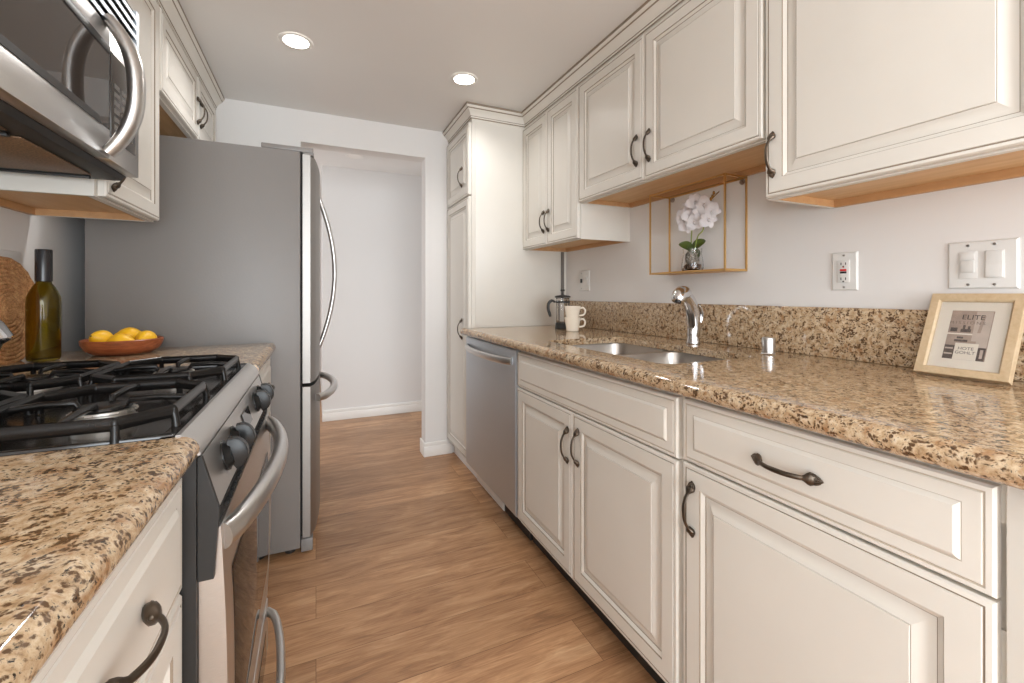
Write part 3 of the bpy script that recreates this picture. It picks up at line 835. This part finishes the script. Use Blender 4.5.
b = bmesh.new(); lathe(b, [(.002, 0), (.002, .0006)], (fx - .0031, yc, zc + .0125), 10, M=Matrix.Rotation(-PI / 2, 3, 'Y')); mesh('indicator', b, M['red'], d, label='small red light')
for s in (1, -1): b = bmesh.new(); screw(b, yc, zc + s * .049, WR, -1); mesh('screw', b, [M['steel'], M['void']], t)

yc, zc = .502, 1.172
t = thing('light_switch', 'white double switch plate with dimmer and rocker above the picture frame', 'light switch', (WR, yc, zc))
plate(t, yc - .063, yc + .063, zc - .0595, zc + .0595)
for k, nm in ((1, 'dimmer'), (-1, 'rocker')):
    y = yc + k * .0235
    d = mesh(nm + '_frame', bx(WR - .0085, WR - .0064, y - .0168, y + .0168, zc - .0335, zc + .0335, .0008), M['white'], t)
    if nm == 'rocker':
        b = bmesh.new(); prism(b, [(WR - .0087, zc - .031), (WR - .0135, zc - .031), (WR - .0105, zc + .0), (WR - .0115, zc + .031), (WR - .0087, zc + .031)], 1, y - .0145, y + .0145, bev=.0006)
        mesh('rocker', b, M['white'], d)
    else:
        mesh('slide', bx(WR - .0125, WR - .0087, y - .0125, y + .0125, zc - .019, zc + .010, .001), M['whitem'], d)
        mesh('bezel', bx(WR - .0105, WR - .0087, y - .0135, y + .0135, zc + .0125, zc + .029, .0008), M['white'], d)
for k in (1, -1):
    for s in (1, -1): b = bmesh.new(); screw(b, yc + k * .0235, zc + s * .0485, WR, -1); mesh('screw', b, [M['steel'], M['void']], t)

yc, zc = 2.235, 1.180
t = thing('wall_outlet', 'white switch and outlet combination plate on the wall by the french press', 'wall outlet', (WR, yc, zc), 'outlets in white cover plates')
plate(t, yc - .055, yc + .055, zc - .062, zc + .062)
d = mesh('receptacle', bx(WR - .0085, WR - .0064, yc - .045, yc - .005, zc - .034, zc + .034, .001), M['white'], t)
b = bmesh.new(); lathe(b, [(.008, 0), (.008, .002), (.004, .0035)], (WR - .0086, yc - .025, zc + .018), 16, M=Matrix.Rotation(-PI / 2, 3, 'Y')); mesh('knob', b, M['white'], d)
mesh('toggle', bx(WR - .014, WR - .0064, yc + .020, yc + .030, zc - .012, zc + .012, .001), M['dark'], t, label='dark toggle')
for s in (1, -1): b = bmesh.new(); screw(b, yc + .025, zc + s * .045, WR, -1); mesh('screw', b, [M['steel'], M['void']], t)

# ------------------------------------------------------------------ left side
XL = -.50            # faces of the upper doors
XLF = XL - .020
RY0, RY1 = .747, 1.448   # range
# ---- upper cabinets left
LG = 'cream wall cabinets on the range side'
t = thing('wall_cabinet', 'narrow cream wall cabinet between the microwave and the fridge', 'wall cabinet', (-.66, 1.69, 1.352), LG)
wall_cab(t, XLF, WL + .0005, 1.462, 1.912, 1.352, 2.15)
door(t, XL, 1, 1.478, 1.906, 1.356, 2.118, 1.510, 1.440)
t = thing('wall_cabinet', 'short cream two-door wall cabinet hung over the fridge', 'wall cabinet', (-.66, 2.4, 1.815), LG)
wall_cab(t, XLF, WL + .0005, 1.914, 2.86, 1.815, 2.15)
door(t, XL, 1, 1.920, 2.452, 1.822, 2.118, 2.425, 1.945); door(t, XL, 1, 2.456, 2.852, 1.822, 2.118, 2.485, 1.945)
mesh('filler', bx(XLF - .02, XLF, 2.861, WB - .001, 1.815, 2.15, .001), M['cab'], t)
t = thing('wall_cabinet', 'cream wall cabinet above the microwave', 'wall cabinet', (-.66, 1.1, 1.842), LG)
wall_cab(t, XLF, WL + .0005, RY0, 1.460, 1.842, 2.15)
door(t, XL, 1, .750, 1.103, 1.846, 2.118, 1.08, 1.92); door(t, XL, 1, 1.107, 1.456, 1.846, 2.118, 1.13, 1.92)
crown('trim_3', [(XLF + .001, RY0), (XLF + .001, WB - .001)], -1, 2.138)

# ---- microwave
XM = -.425; MZ0, MZ1 = 1.405, 1.838
MY0, MY1 = RY0 + .001, 1.450
t = thing('microwave', 'stainless over-the-range microwave with dark glass door and bowed handle', 'microwave', (-.62, 1.1, MZ0))
b = bmesh.new()
prism(b, [(WL + .001, 1.396), (-.474, 1.393), (-.462, 1.3945), (-.452, 1.405), (-.452, MZ1 - .002), (WL + .001, MZ1 - .002)], 1, MY0, MY1 - .0005)
mesh('body', b, M['blackm'], t)
for k in range(2):
    y0 = MY0 + .05 + k * .315
    mesh('grease_filter', bx(-.745, -.500, y0, y0 + .275, 1.3895, 1.3925, .001), M['filter'], t)
for k in range(3): mesh('filter_rail', bx(-.77, -.51, MY0 + .030 + k * .315, MY0 + .040 + k * .315, 1.386, 1.3925, .001), M['blackm'], t)
YC = 1.272           # door / control panel split
def arcx(y): return XM
b = bmesh.new()
# stainless door: frame around the window
wy0, wy1, wz0, wz1 = MY0 + .05, YC - .045, 1.470, 1.640
for (y0, y1, z0, z1) in ((MY0, YC, MZ0, wz0), (MY0, YC, wz1 + .018, 1.700), (MY0, wy0, wz0, wz1 + .018)): box(b, XM - .026, XM, y0, y1, z0, z1, .0015)
d = mesh('door', b, M['steel_light'], t)
mesh('window', bx(XM - .024, XM - .0004, wy0 + .0005, YC - .0005, wz0 + .0005, wz1 - .0005), M['mglass'], d, label='dark glass window')
mesh('window_top_band', bx(XM - .024, XM + .002, wy0 + .0005, YC - .001, wz1, wz1 + .0175, .002), M['dark'], d)  # dark band along the top edge of the glass
b = bmesh.new(); prism(b, [(wy0, wz0 - .0005), (YC - .042, wz0 - .0005), (YC - .06, wz0 + .014), (wy0, wz0 + .014)], 0, XM - .0004, XM + .0014)
mesh('window_sill', b, M['dark'], d)
b = bmesh.new(); zc = 1.562; N = 24
pts = []; 
for k in range(N + 1):
    a = -1 + 2 * k / N
    pts.append((XM + .004 + .050 * (1 - abs(a) ** 2.4), YC - .022, zc + a * .150))
tube(b, pts, [.017 + .005 * (1 - (abs(-1 + 2 * k / N)) ** 2) for k in range(N + 1)], 16, flat=(.75, 1.0), up=(1, 0, 0))
mesh('handle', b, M['steel_h'], d, smooth=60)
b = bmesh.new()
box(b, XM - .026, XM - .001, YC + .001, MY1, MZ0, 1.700, .0006)
cp = mesh('control_panel', b, M['steel_light'], t)
mesh('keypad', bx(XM - .0008, XM + .0012, YC + .0025, MY1 - .030, wz0 - .015, wz1 + .012, .0005), M['mglass'], cp)
b = bmesh.new()
for r_ in range(6):
    for c_ in range(3): box(b, XM + .0013, XM + .002, YC + .020 + c_ * .040, YC + .048 + c_ * .040, 1.480 + r_ * .019, 1.491 + r_ * .019)
mesh('key_legends', b, M['key'], cp)
b = bmesh.new(); box(b, XM - .026, XM - .008, MY0, MY1, 1.7015, MZ1 - .003)
for k in range(5): prism(b, [(XM - .0078, 1.716 + k * .0245), (XM + .0, 1.708 + k * .0245), (XM + .0, 1.7195 + k * .0245), (XM - .0078, 1.7275 + k * .0245)], 1, MY0 + .012, MY1 - .018, mat=1)
for (y0, y1) in ((MY0, MY0 + .012), (MY1 - .018, MY1)): box(b, XM - .008, XM, y0, y1, 1.7015, MZ1 - .003, mat=1)
mesh('vent_grille', b, [M['void'], M['steel_dw']], t)

# ---- refrigerator
FYA, FYB = 2.040, 2.800
t = thing('refrigerator', 'stainless bottom-freezer fridge with grey side beside the doorway', 'refrigerator', (-.40, 2.42, 0))
mesh('body', bx(-.752, -.060, FYA, FYB, .028, 1.700, .004), M['fridge'], t)
for (x, y) in ((-.70, FYA + .05), (-.70, FYB - .05), (-.10, FYB - .05), (-.10, FYA + .05)): mesh('foot', lathe(bmesh.new(), [(.02, 0), (.02, .0275)], (x, y, 0), 14), M['dark'], t)
mesh('kick_grille', bx(-.058, -.012, FYA + .004, FYB - .004, .008, .062, .004), M['fridge'], t)
mesh('gasket', bx(-.0595, -.052, FYA + .006, FYB - .006, .075, 1.692), M['void'], t)
def fdoor(z0, z1, name):
    b = bmesh.new(); n = 14; top = []
    for k in range(n + 1):
        s = k / n; y = FYA + .001 + (FYB - FYA - .002) * s
        e = min(s, 1 - s) * (FYB - FYA)
        x = -.012 + .030 * (1 - (2 * s - 1) ** 2) - (.010 * max(0, 1 - e / .02) ** 2)
        top.append((x, y))
    poly = [(-.0515, FYA + .001)] + top + [(-.0515, FYB - .001)]
    prism(b, poly, 2, z0, z1)
    return mesh(name, b, M['fdoor'], t, smooth=50)
d1 = fdoor(.722, 1.690, 'fridge_door'); d2 = fdoor(.070, .706, 'freezer_drawer')
def bow(p0, p1, out, r, parent, flat=(1, 1)):
    b = bmesh.new(); N = 28; p0, p1 = V3(p0), V3(p1); pts = []
    for k in range(N + 1):
        s = k / N; pts.append(p0.lerp(p1, s) + V3((out * math.sin(PI * s) ** .8, 0, 0)))
    tube(b, pts, r, 14, flat=flat, up=(1, 0, 0)); return mesh('handle', b, M['steel_h'], parent, smooth=60)
bow((.0, 2.71, .775), (.0, 2.71, 1.665), .098, .0125, d1)
# freezer handle: horizontal bow
b = bmesh.new(); N = 24; pts = []
for k in range(N + 1):
    s = k / N; pts.append((.006 + .078 * math.sin(PI * s) ** .55, FYA + .06 + .60 * s, .645 + .0 * s))
tube(b, pts, .0175, 14, flat=(1, 1), up=(0, 0, 1)); mesh('handle', b, M['steel_h'], d2, smooth=60)
b = bmesh.new(); box(b, -.205, -.010, FYA + .004, FYA + .060, 1.7005, 1.722, .004); box(b, -.050, -.008, FYA + .004, FYA + .055, 1.6905, 1.700)
mesh('hinge_cover', b, M['fridge'], t)

# ---- range
RX = -.150
t = thing('gas_range', 'stainless gas range with black grates, four knobs and curved oven handle', 'range', (-.47, 1.1, 0))
b = bmesh.new()
box(b, -.790, RX - .005, RY0 + .001, RY1 - .001, .10, .868)
mesh('body', b, M['blackm'], t)
mesh('base_plinth', bx(-.78, RX - .06, RY0 + .01, RY1 - .01, 0, .0995), M['void'], t)
# black end caps of the control panel and door visible at the near side
b = bmesh.new()
for (y0, y1) in ((RY0 + .0005, RY0 + .010), (RY1 - .010, RY1 - .0005)):
    b = bmesh.new(); prism(b, [(RX - .004, .690), (-.134, .690), (-.129, .765), (-.1275, .790), (-.1488, .868), (RX - .004, .868)], 1, y0, y1, bev=.001)
    mesh('end_cap', b, M['blackm'], t, smooth=0)
b = bmesh.new()      # cooktop tray
prism(b, [(-.795, .8685), (-.795, .912), (-.77, .912), (-.765, .896), (-.205, .894), (-.195, .902), (-.180, .902), (-.180, .8685)], 1, RY0 + .002, RY1 - .002)
for (y0, y1) in ((RY0 + .002, RY0 + .014), (RY1 - .014, RY1 - .002)): box(b, -.79, -.181, y0, y1, .894, .904, .003)
ct = mesh('cooktop', b, M['black'], t, smooth=30)
b = bmesh.new()      # rolled stainless front edge
prism(b, [(-.1795, .870), (-.1795, .902), (-.174, .902), (-.160, .893), (-.1515, .880), (-.150, .870)], 1, RY0 + .002, RY1 - .002)
mesh('front_rail', b, M['steel_light'], t, smooth=30)
b = bmesh.new()
prism(b, [(-.155, .8675), (-.1495, .8675), (-.1285, .790), (-.137, .782), (-.155, .782)], 1, RY0 + .011, RY1 - .011)
cp = mesh('control_panel', b, M['steel_light'], t, smooth=20)
nv = V3((.0775, 0, .021)).normalized(); rot = V3((0, 0, 1)).rotation_difference(nv).to_matrix()
def knob(y):
    c = V3((-.1390, y, .829)); b = bmesh.new()
    lathe(b, [(.025, .0004), (.025, .003), (.0215, .005), (.018, .010), (.016, .012)], c, 28, M=rot)
    k = mesh('knob', b, M['knob'], cp, smooth=40)
    b = bmesh.new(); loops = []
    prf = [(.026 * math.cos(PI * i / 14), .0105 + .024 * math.sin(PI * i / 14) ** .8) for i in range(15)] + [(-.020, .0085), (.020, .0085)]
    for v, sc in ((-.008, .90), (-.0065, 1), (.0065, 1), (.008, .90)): loops.append([c + rot @ V3((u * sc, v, .0085 + (h - .0085) * sc)) for u, h in prf])
    loft(b, loops); mesh('knob_grip', b, M['knob'], k, smooth=30)
for y in (.865, .955, 1.262, 1.352): knob(y)
b = bmesh.new(); c0 = V3((-.1385, 0, .829))
for k in range(1):
    q = [c0 + rot @ V3((-.017, 1.065, .0006)), c0 + rot @ V3((.017, 1.065, .0006)), c0 + rot @ V3((.017, 1.155, .0006)), c0 + rot @ V3((-.017, 1.155, .0006))]
    q2 = [p + nv * .0012 for p in q]; loft(b, [q, q2])
mesh('clock_display', b, M['bglass'], cp)
# oven door with bowed face
def doorx(z): return -.128 + .009 * math.sin(PI * min(1, max(0, (z - .235) / .54)))
b = bmesh.new(); N = 16
pf = [(doorx(.235 + .525 * k / N), .235 + .525 * k / N) for k in range(N + 1)]
prism(b, [(RX - .004, .235)] + pf + [(RX - .004, .760)], 1, RY0 + .0105, RY1 - .0105)
od = mesh('oven_door', b, M['steel_light'], t, smooth=50)
b = bmesh.new(); pf2 = [(doorx(.345 + .32 * k / N), .345 + .32 * k / N) for k in range(N + 1)]
wy0, wy1 = RY0 + .075, RY1 - .075
A = [b.verts.new((x + .0012, wy0, z)) for x, z in pf2]; B = [b.verts.new((x + .0012, wy1, z)) for x, z in pf2]
A2 = [b.verts.new((x + .0003, wy0 - .002, z)) for x, z in pf2]; B2 = [b.verts.new((x + .0003, wy1 + .002, z)) for x, z in pf2]
for k in range(N):
    b.faces.new((A[k], A[k + 1], B[k + 1], B[k])); b.faces.new((A2[k], A2[k + 1], A[k + 1], A[k])); b.faces.new((B[k], B[k + 1], B2[k + 1], B2[k]))
mesh('oven_window', b, M['bglass'], od, smooth=60, label='dark reflective glass')
b = bmesh.new()
for k in range(22): box(b, -.1305, -.1255, RY0 + .060 + k * .027, RY0 + .079 + k * .027, .768, .774)
box(b, -.150, -.131, RY0 + .0115, RY1 - .0115, .7605, .7815)
mesh('vent_slots', b, M['void'], t)
b = bmesh.new(); N = 30; pts = []
for k in range(N + 1):
    s = k / N; pts.append((-.128 + .054 * math.sin(PI * s) ** .7, RY0 + .032 + (RY1 - RY0 - .064) * s, .735 + .008 * math.sin(PI * s)))
tube(b, pts, [.0185] * (N + 1), 16, flat=(1.1, .85), up=(0, 0, 1)); mesh('handle', b, M['steel_h'], od, smooth=60)
b = bmesh.new(); box(b, RX - .004, -.126, RY0 + .0105, RY1 - .0105, .085, .226, .004)
dr = mesh('warming_drawer', b, M['steel_light'], t)
mesh('drawer_inlay', bx(-.1255, -.1245, RY0 + .08, RY1 - .08, .100, .175), M['bglass'], dr)
b = bmesh.new(); pts = []
for k in range(N + 1):
    s = k / N; pts.append((-.124 + .050 * math.sin(PI * s) ** .5, RY0 + .045 + (RY1 - RY0 - .09) * s, .205))
tube(b, pts, .011, 12, flat=(1.1, .9), up=(0, 0, 1)); mesh('handle', b, M['steel_h'], dr, smooth=60)
# burners and grates
BX0, BX1, BYN, BYF = -.560, -.310, .905, 1.285
def burner(x, y, s=1.0):
    b = bmesh.new(); z = .8945
    lathe(b, [(.058 * s, .0005), (.057 * s, .004), (.046 * s, .006), (.044 * s, .016), (.047 * s, .018), (.046 * s, .0215), (.03 * s, .0215)], (x, y, z), 36)
    for k in range(24):
        a = 2 * PI * k / 24; c, s_ = math.cos(a), math.sin(a)
        tube(b, [(x + .046 * s * c, y + .046 * s * s_, z + .0185), (x + .0495 * s * c, y + .0495 * s * s_, z + .0185)], .0016, 5)
    o = mesh('burner', b, M['alu'], t, smooth=40)
    b = bmesh.new(); lathe(b, [(.040 * s, .0217), (.042 * s, .024), (.040 * s, .0275), (.03 * s, .029), (.01 * s, .0293)], (x, y, z), 32)
    mesh('burner_cap', b, M['iron'], o, smooth=50)
for x, y, s in ((BX1, BYN, .86), (BX1, BYF, .80), (BX0, BYN, .80), (BX0, BYF, .82)): burner(x, y, s)
def grate(yc):
    b = bmesh.new(); zt = .924
    for xc in (BX0, BX1):
        hx, hy, ch = .114, .148, .052
        oct_ = [(xc - hx + ch, yc - hy), (xc + hx - ch, yc - hy), (xc + hx, yc - hy + ch), (xc + hx, yc + hy - ch), (xc + hx - ch, yc + hy), (xc - hx + ch, yc + hy), (xc - hx, yc + hy - ch), (xc - hx, yc - hy + ch)]
        # each side is a raised bar whose ends dip to the feet
        for i in range(8):
            p, q = oct_[i], oct_[(i + 1) % 8]
            tube(b, [(p[0], p[1], zt), (q[0], q[1], zt)], .0066, 10, flat=(1.45, .8), up=(0, 0, 1))
        for i, p in enumerate(oct_):
            blob(b, (p[0], p[1], zt), .0064, .0064, .0096, seg=10, rings=6)
            if i in (1, 2, 5, 6) or True:
                d = V3((p[0] - xc, p[1] - yc, 0)).normalized()
                tube(b, [(p[0], p[1], zt), (p[0] + d.x * .004, p[1] + d.y * .004, .912), (p[0] + d.x * .006, p[1] + d.y * .006, .8975)], [.0058, .0052, .0065], 8)
        for dx, dy, L in ((1, 0, hx), (-1, 0, hx), (0, 1, hy), (0, -1, hy)):
            a = V3((xc + dx * L, yc + dy * L, zt)); c = V3((xc + dx * .034, yc + dy * .034, zt + .004))
            tube(b, [a, a.lerp(c, .5) + V3((0, 0, .003)), c, c + V3((-dx * .004, -dy * .004, -.008))], [.0056, .0056, .0052, .004], 8)
    # link between the two rings
    tube(b, [(BX0 + .114, yc, .924), (BX1 - .114, yc, .924)], .0062, 8)
    return mesh('grate', b, M['iron'], t, smooth=50)
grate(BYN); grate(BYF)

# ---- left counters
def left_counter(y0, y1, label, loc):
    b = bmesh.new(); xe = -.172
    slab(b, [(WL + .001, y0), (xe, y0), (xe, y1), (WL + .001, y1)], ZB, ZT)
    nosing(b, (xe, y0), (xe, y1), (1, 0), ZB, ZT, .024)
    return single('countertop', b, M['granite'], loc, label, 'countertop', smooth=30)
left_counter(.02, RY0 - .001, 'brown granite counter in the near left corner, in front of the range', (-.48, .4, ZB))
left_counter(RY1 + .001, FYA - .012, 'short granite counter between range and fridge, holding the lemon bowl', (-.48, 1.73, ZB))
LB = 'cream base cabinets on the range side'
XLB = -.168
def left_base(y0, y1, label, loc, hy):
    t = thing('base_cabinet', label, 'base cabinet', loc, LB)
    mesh('body', bx(WL + .001, XLB - .020, y0, y1, .10, .858), M['cab'], t)
    mesh('toe_kick', bx(XLB - .09, XLB - .08, y0, y1, 0, .0995), M['dark'], t)
    drawer(t, XLB, 1, y0 + .006, y1 - .003, .690, .848, hy)
    door(t, XLB, 1, y0 + .006, y1 - .003, .115, .684, y0 + .05, .57)
left_base(.06, RY0 - .002, 'cream base cabinet with a pull drawer in the near left corner', (-.48, .4, 0), .515)
left_base(RY1 + .003, FYA - .014, 'narrow cream base cabinet squeezed between range and fridge', (-.48, 1.73, 0), True)

# ---- lemon bowl
lx, ly = -.590, 1.870
b = bmesh.new()
lathe(b, [(0.0558, 0.0008), (0.0744, 0.003), (0.0967, 0.018), (0.1051, 0.036), (0.107, 0.048), (0.1042, 0.051), (0.1004, 0.048), (0.0911, 0.026), (0.0725, 0.01), (0.0279, 0.0085)], (lx, ly, ZT), 48)
single('wooden_bowl', b, M['bowl'], (lx, ly, ZT), 'shallow reddish wooden bowl of lemons standing before the fridge', 'bowl', smooth=50)
def lemon(c, rz, tilt, label):
    t = thing('lemon', label, 'lemon', c, 'lemons in the wooden bowl')
    b = bmesh.new()
    def sh(p):
        k = abs(p.x); f = 1 + .22 * max(0, k - .86) / .14
        return V3((p.x * f, p.y * (1 - .10 * k), p.z * (1 - .10 * k)))
    R_ = Matrix.Rotation(rz, 3, 'Z') @ Matrix.Rotation(tilt, 3, 'Y')
    blob(b, c, .036, .0305, .0305, seg=24, rings=16, fn=sh, M=R_)
    mesh('peel', b, M['lemon'], t, smooth=180)
    b = bmesh.new(); e = V3(c) + R_ @ V3((.0436, 0, 0)); blob(b, e, .0028, .0028, .0028, seg=10, rings=6); mesh('stem_end', b, M['stemend'], t)
    return t
zl = ZT + .0125 + .0305
lemon((lx - .050, ly - .016, zl + .008), -1.9, -.35, 'leftmost lemon in the wooden bowl, its stem scar showing')
lemon((lx + .004, ly + .040, zl + .012), .3, 0, 'highest lemon in the middle of the wooden bowl')
lemon((lx + .060, ly + .004, zl + .002), 1.5, .1, 'rightmost lemon in the wooden bowl, nearest the fridge front')
lemon((lx + .012, ly - .058, zl - .002), -.2, 0, 'low lemon at the near rim of the wooden bowl')

# ---- bottle
bx_, by_ = -.742, 1.762
t = thing('bottle', 'olive green glass bottle with black top standing beside the woven tray', 'bottle', (bx_, by_, ZT))
b = bmesh.new()
lathe(b, [(0.024, 0.0008), (0.0344, 0.003), (0.0372, 0.012), (0.0376, 0.17), (0.0364, 0.19), (0.0304, 0.208), (0.0238, 0.222), (0.0176, 0.232), (0.0163, 0.245), (0.0163, 0.322), (0.0138, 0.322), (0.0138, 0.245), (0.0152, 0.234), (0.0214, 0.224), (0.028, 0.2085), (0.0342, 0.19), (0.0354, 0.17), (0.035, 0.014), (0.032, 0.008), (0.019, 0.01)], (bx_, by_, ZT), 40)
mesh('glass_body', b, M['green_glass'], t, smooth=60)
b = bmesh.new(); lathe(b, [(.0170, .238), (.0188, .238), (.0188, .330), (.0178, .333), (.004, .333)], (bx_, by_, ZT), 32, cap0=False)
mesh('capsule', b, M['cap'], t, smooth=40, label='black foil top')
# ---- woven tray leaning on the wall
ty, tr = 1.748, .151
t = thing('woven_tray', 'round woven seagrass tray leaning against the wall behind the range', 'tray', (-.80, ty, ZT))
b = bmesh.new(); lean = math.atan2(.016, 2 * tr)
cen = V3((-.8150, ty, ZT + tr * math.cos(lean) + .001)); ux = V3((-math.sin(lean), 0, math.cos(lean))); nx = V3((math.cos(lean), 0, math.sin(lean)))
ring = 0
for k in range(13):
    r_ = .012 + k * .01152
    n_ = max(10, int(r_ * 300)); pts = []; rad = []
    for i in range(n_):
        a = 2 * PI * i / n_
        pts.append(cen + V3((0, 1, 0)) * (r_ * math.cos(a)) + ux * (r_ * math.sin(a)) + nx * (.0012 * math.sin(i * PI))); rad.append(.0068 + .0012 * math.cos(i * PI + k))
    tube(b, pts, rad, 8, closed=True, up=(1, 0, 0))
mesh('coiled_disc', b, M['woven'], t, smooth=70)
# ---- kettle at the left edge, on the back burner
kx, ky = -.534, .962
kz = .9345
t = thing('kettle', 'shiny stainless kettle on the back burner at the left edge', 'kettle', (kx, ky, kz))
b = bmesh.new()
lathe(b, [(.056, .0), (.062, .003), (.064, .012), (.066, .060), (.074, .084), (.084, .092), (.085, .098), (.074, .120), (.056, .138), (.040, .147), (.036, .149)], (kx, ky, kz), 40)
mesh('body', b, M['chrome'], t, smooth=50)
b = bmesh.new(); lathe(b, [(.0355, .1495), (.034, .153), (.012, .158), (.006, .161), (.009, .170), (.011, .176), (.006, .181)], (kx, ky, kz), 28)
mesh('lid', b, M['chrome'], t, smooth=50)
b = bmesh.new(); p = smoothpath([(kx - .065, ky, kz + .085), (kx - .07, ky, kz + .15), (kx, ky, kz + .195), (kx + .02, ky - .01, kz + .19)], 6)
p = smoothpath([(kx, ky - .062, kz + .122), (kx, ky - .072, kz + .17), (kx, ky, kz + .22), (kx, ky + .072, kz + .17), (kx, ky + .062, kz + .122)], 6)
tube(b, p, .0065, 10); mesh('handle', b, M['blackm'], t, smooth=60)
b = bmesh.new(); tube(b, smoothpath([(kx - .045, ky - .055, kz + .05), (kx - .065, ky - .085, kz + .075), (kx - .075, ky - .10, kz + .105)], 5), [.016] * 5 + [.013] * 5 + [.011], 14); mesh('spout', b, M['chrome'], t, smooth=60)
# ---- outlet behind the tray
yc, zc = 1.785, 1.172
t = thing('wall_outlet', 'white outlet plate on the left wall above the woven tray', 'wall outlet', (WL, yc, zc), 'outlets in white cover plates')
plate(t, yc - .060, yc + .060, zc - .058, zc + .058, WL, 1)
for k in (-1, 1):
    y = yc + k * .024
    d = mesh('receptacle', bx(WL + .0064, WL + .0085, y - .0168, y + .0168, zc - .034, zc + .034, .001), M['white'], t)
    for s in (-1, 1):
        b = bmesh.new()
        for q in (-1, 1): box(b, WL + .0086, WL + .0090, y + q * .0064 - .001, y + q * .0064 + .001, zc + s * .02 - .004, zc + s * .02 + .004)
        mesh('slots', b, M['void'], d)

# ------------------------------------------------------------------ ceiling lights
def can(x, y, label, z=ZC, lit=True, power=3.4):
    t = thing('recessed_light', label, 'recessed light', (x, y, z - .004), 'round recessed ceiling lights')
    b = bmesh.new(); lathe(b, [(.052, -.0035), (.058, -.005), (.066, -.004), (.069, -.0005)], (x, y, z), 40, cap0=False, cap1=False)
    mesh('trim_ring', b, M['trimw'], t, smooth=50)
    b = bmesh.new(); lathe(b, [(.0525, -.003), (.0525, -.001)], (x, y, z), 40)
    mesh('lens', b, M['lampface'] if lit else M['lampoff'], t)
    if lit:
        l = area('recessed_lamp', (0, 0, -.006), (0, 0, 0), .10, .10, power, (1.0, .985, .965), 'DISK', math.radians(142)); l.parent = t
can(-.080, 2.14, 'lit recessed ceiling light above the fridge, left of the two')
can(.700, 2.16, 'lit recessed ceiling light in front of the tall pantry, right of the two', power=1.9)
can(-.080, -.30, 'added recessed fill light, unseen, near the viewer on the range side', power=1.2)  # extra lamp out of view, added for its light
can(.700, -.30, 'added recessed fill light, unseen, near the viewer on the sink side', power=.9)  # its unseen partner, also added to brighten the room
can(.30, -1.3, 'added recessed fill light, unseen, in the room behind the viewer')  # another added lamp, lighting the room from behind
can(.285, 3.72, 'recessed light in the hall ceiling beyond the doorway', 2.21, False)
area('hall_fill', (-1.5, 3.9, 1.2), (PI / 2, 0, -PI / 2), 1.5, 1.8, 16, (.97, .98, 1.0))  # unseen lamp added to light the hall and door jamb from the left
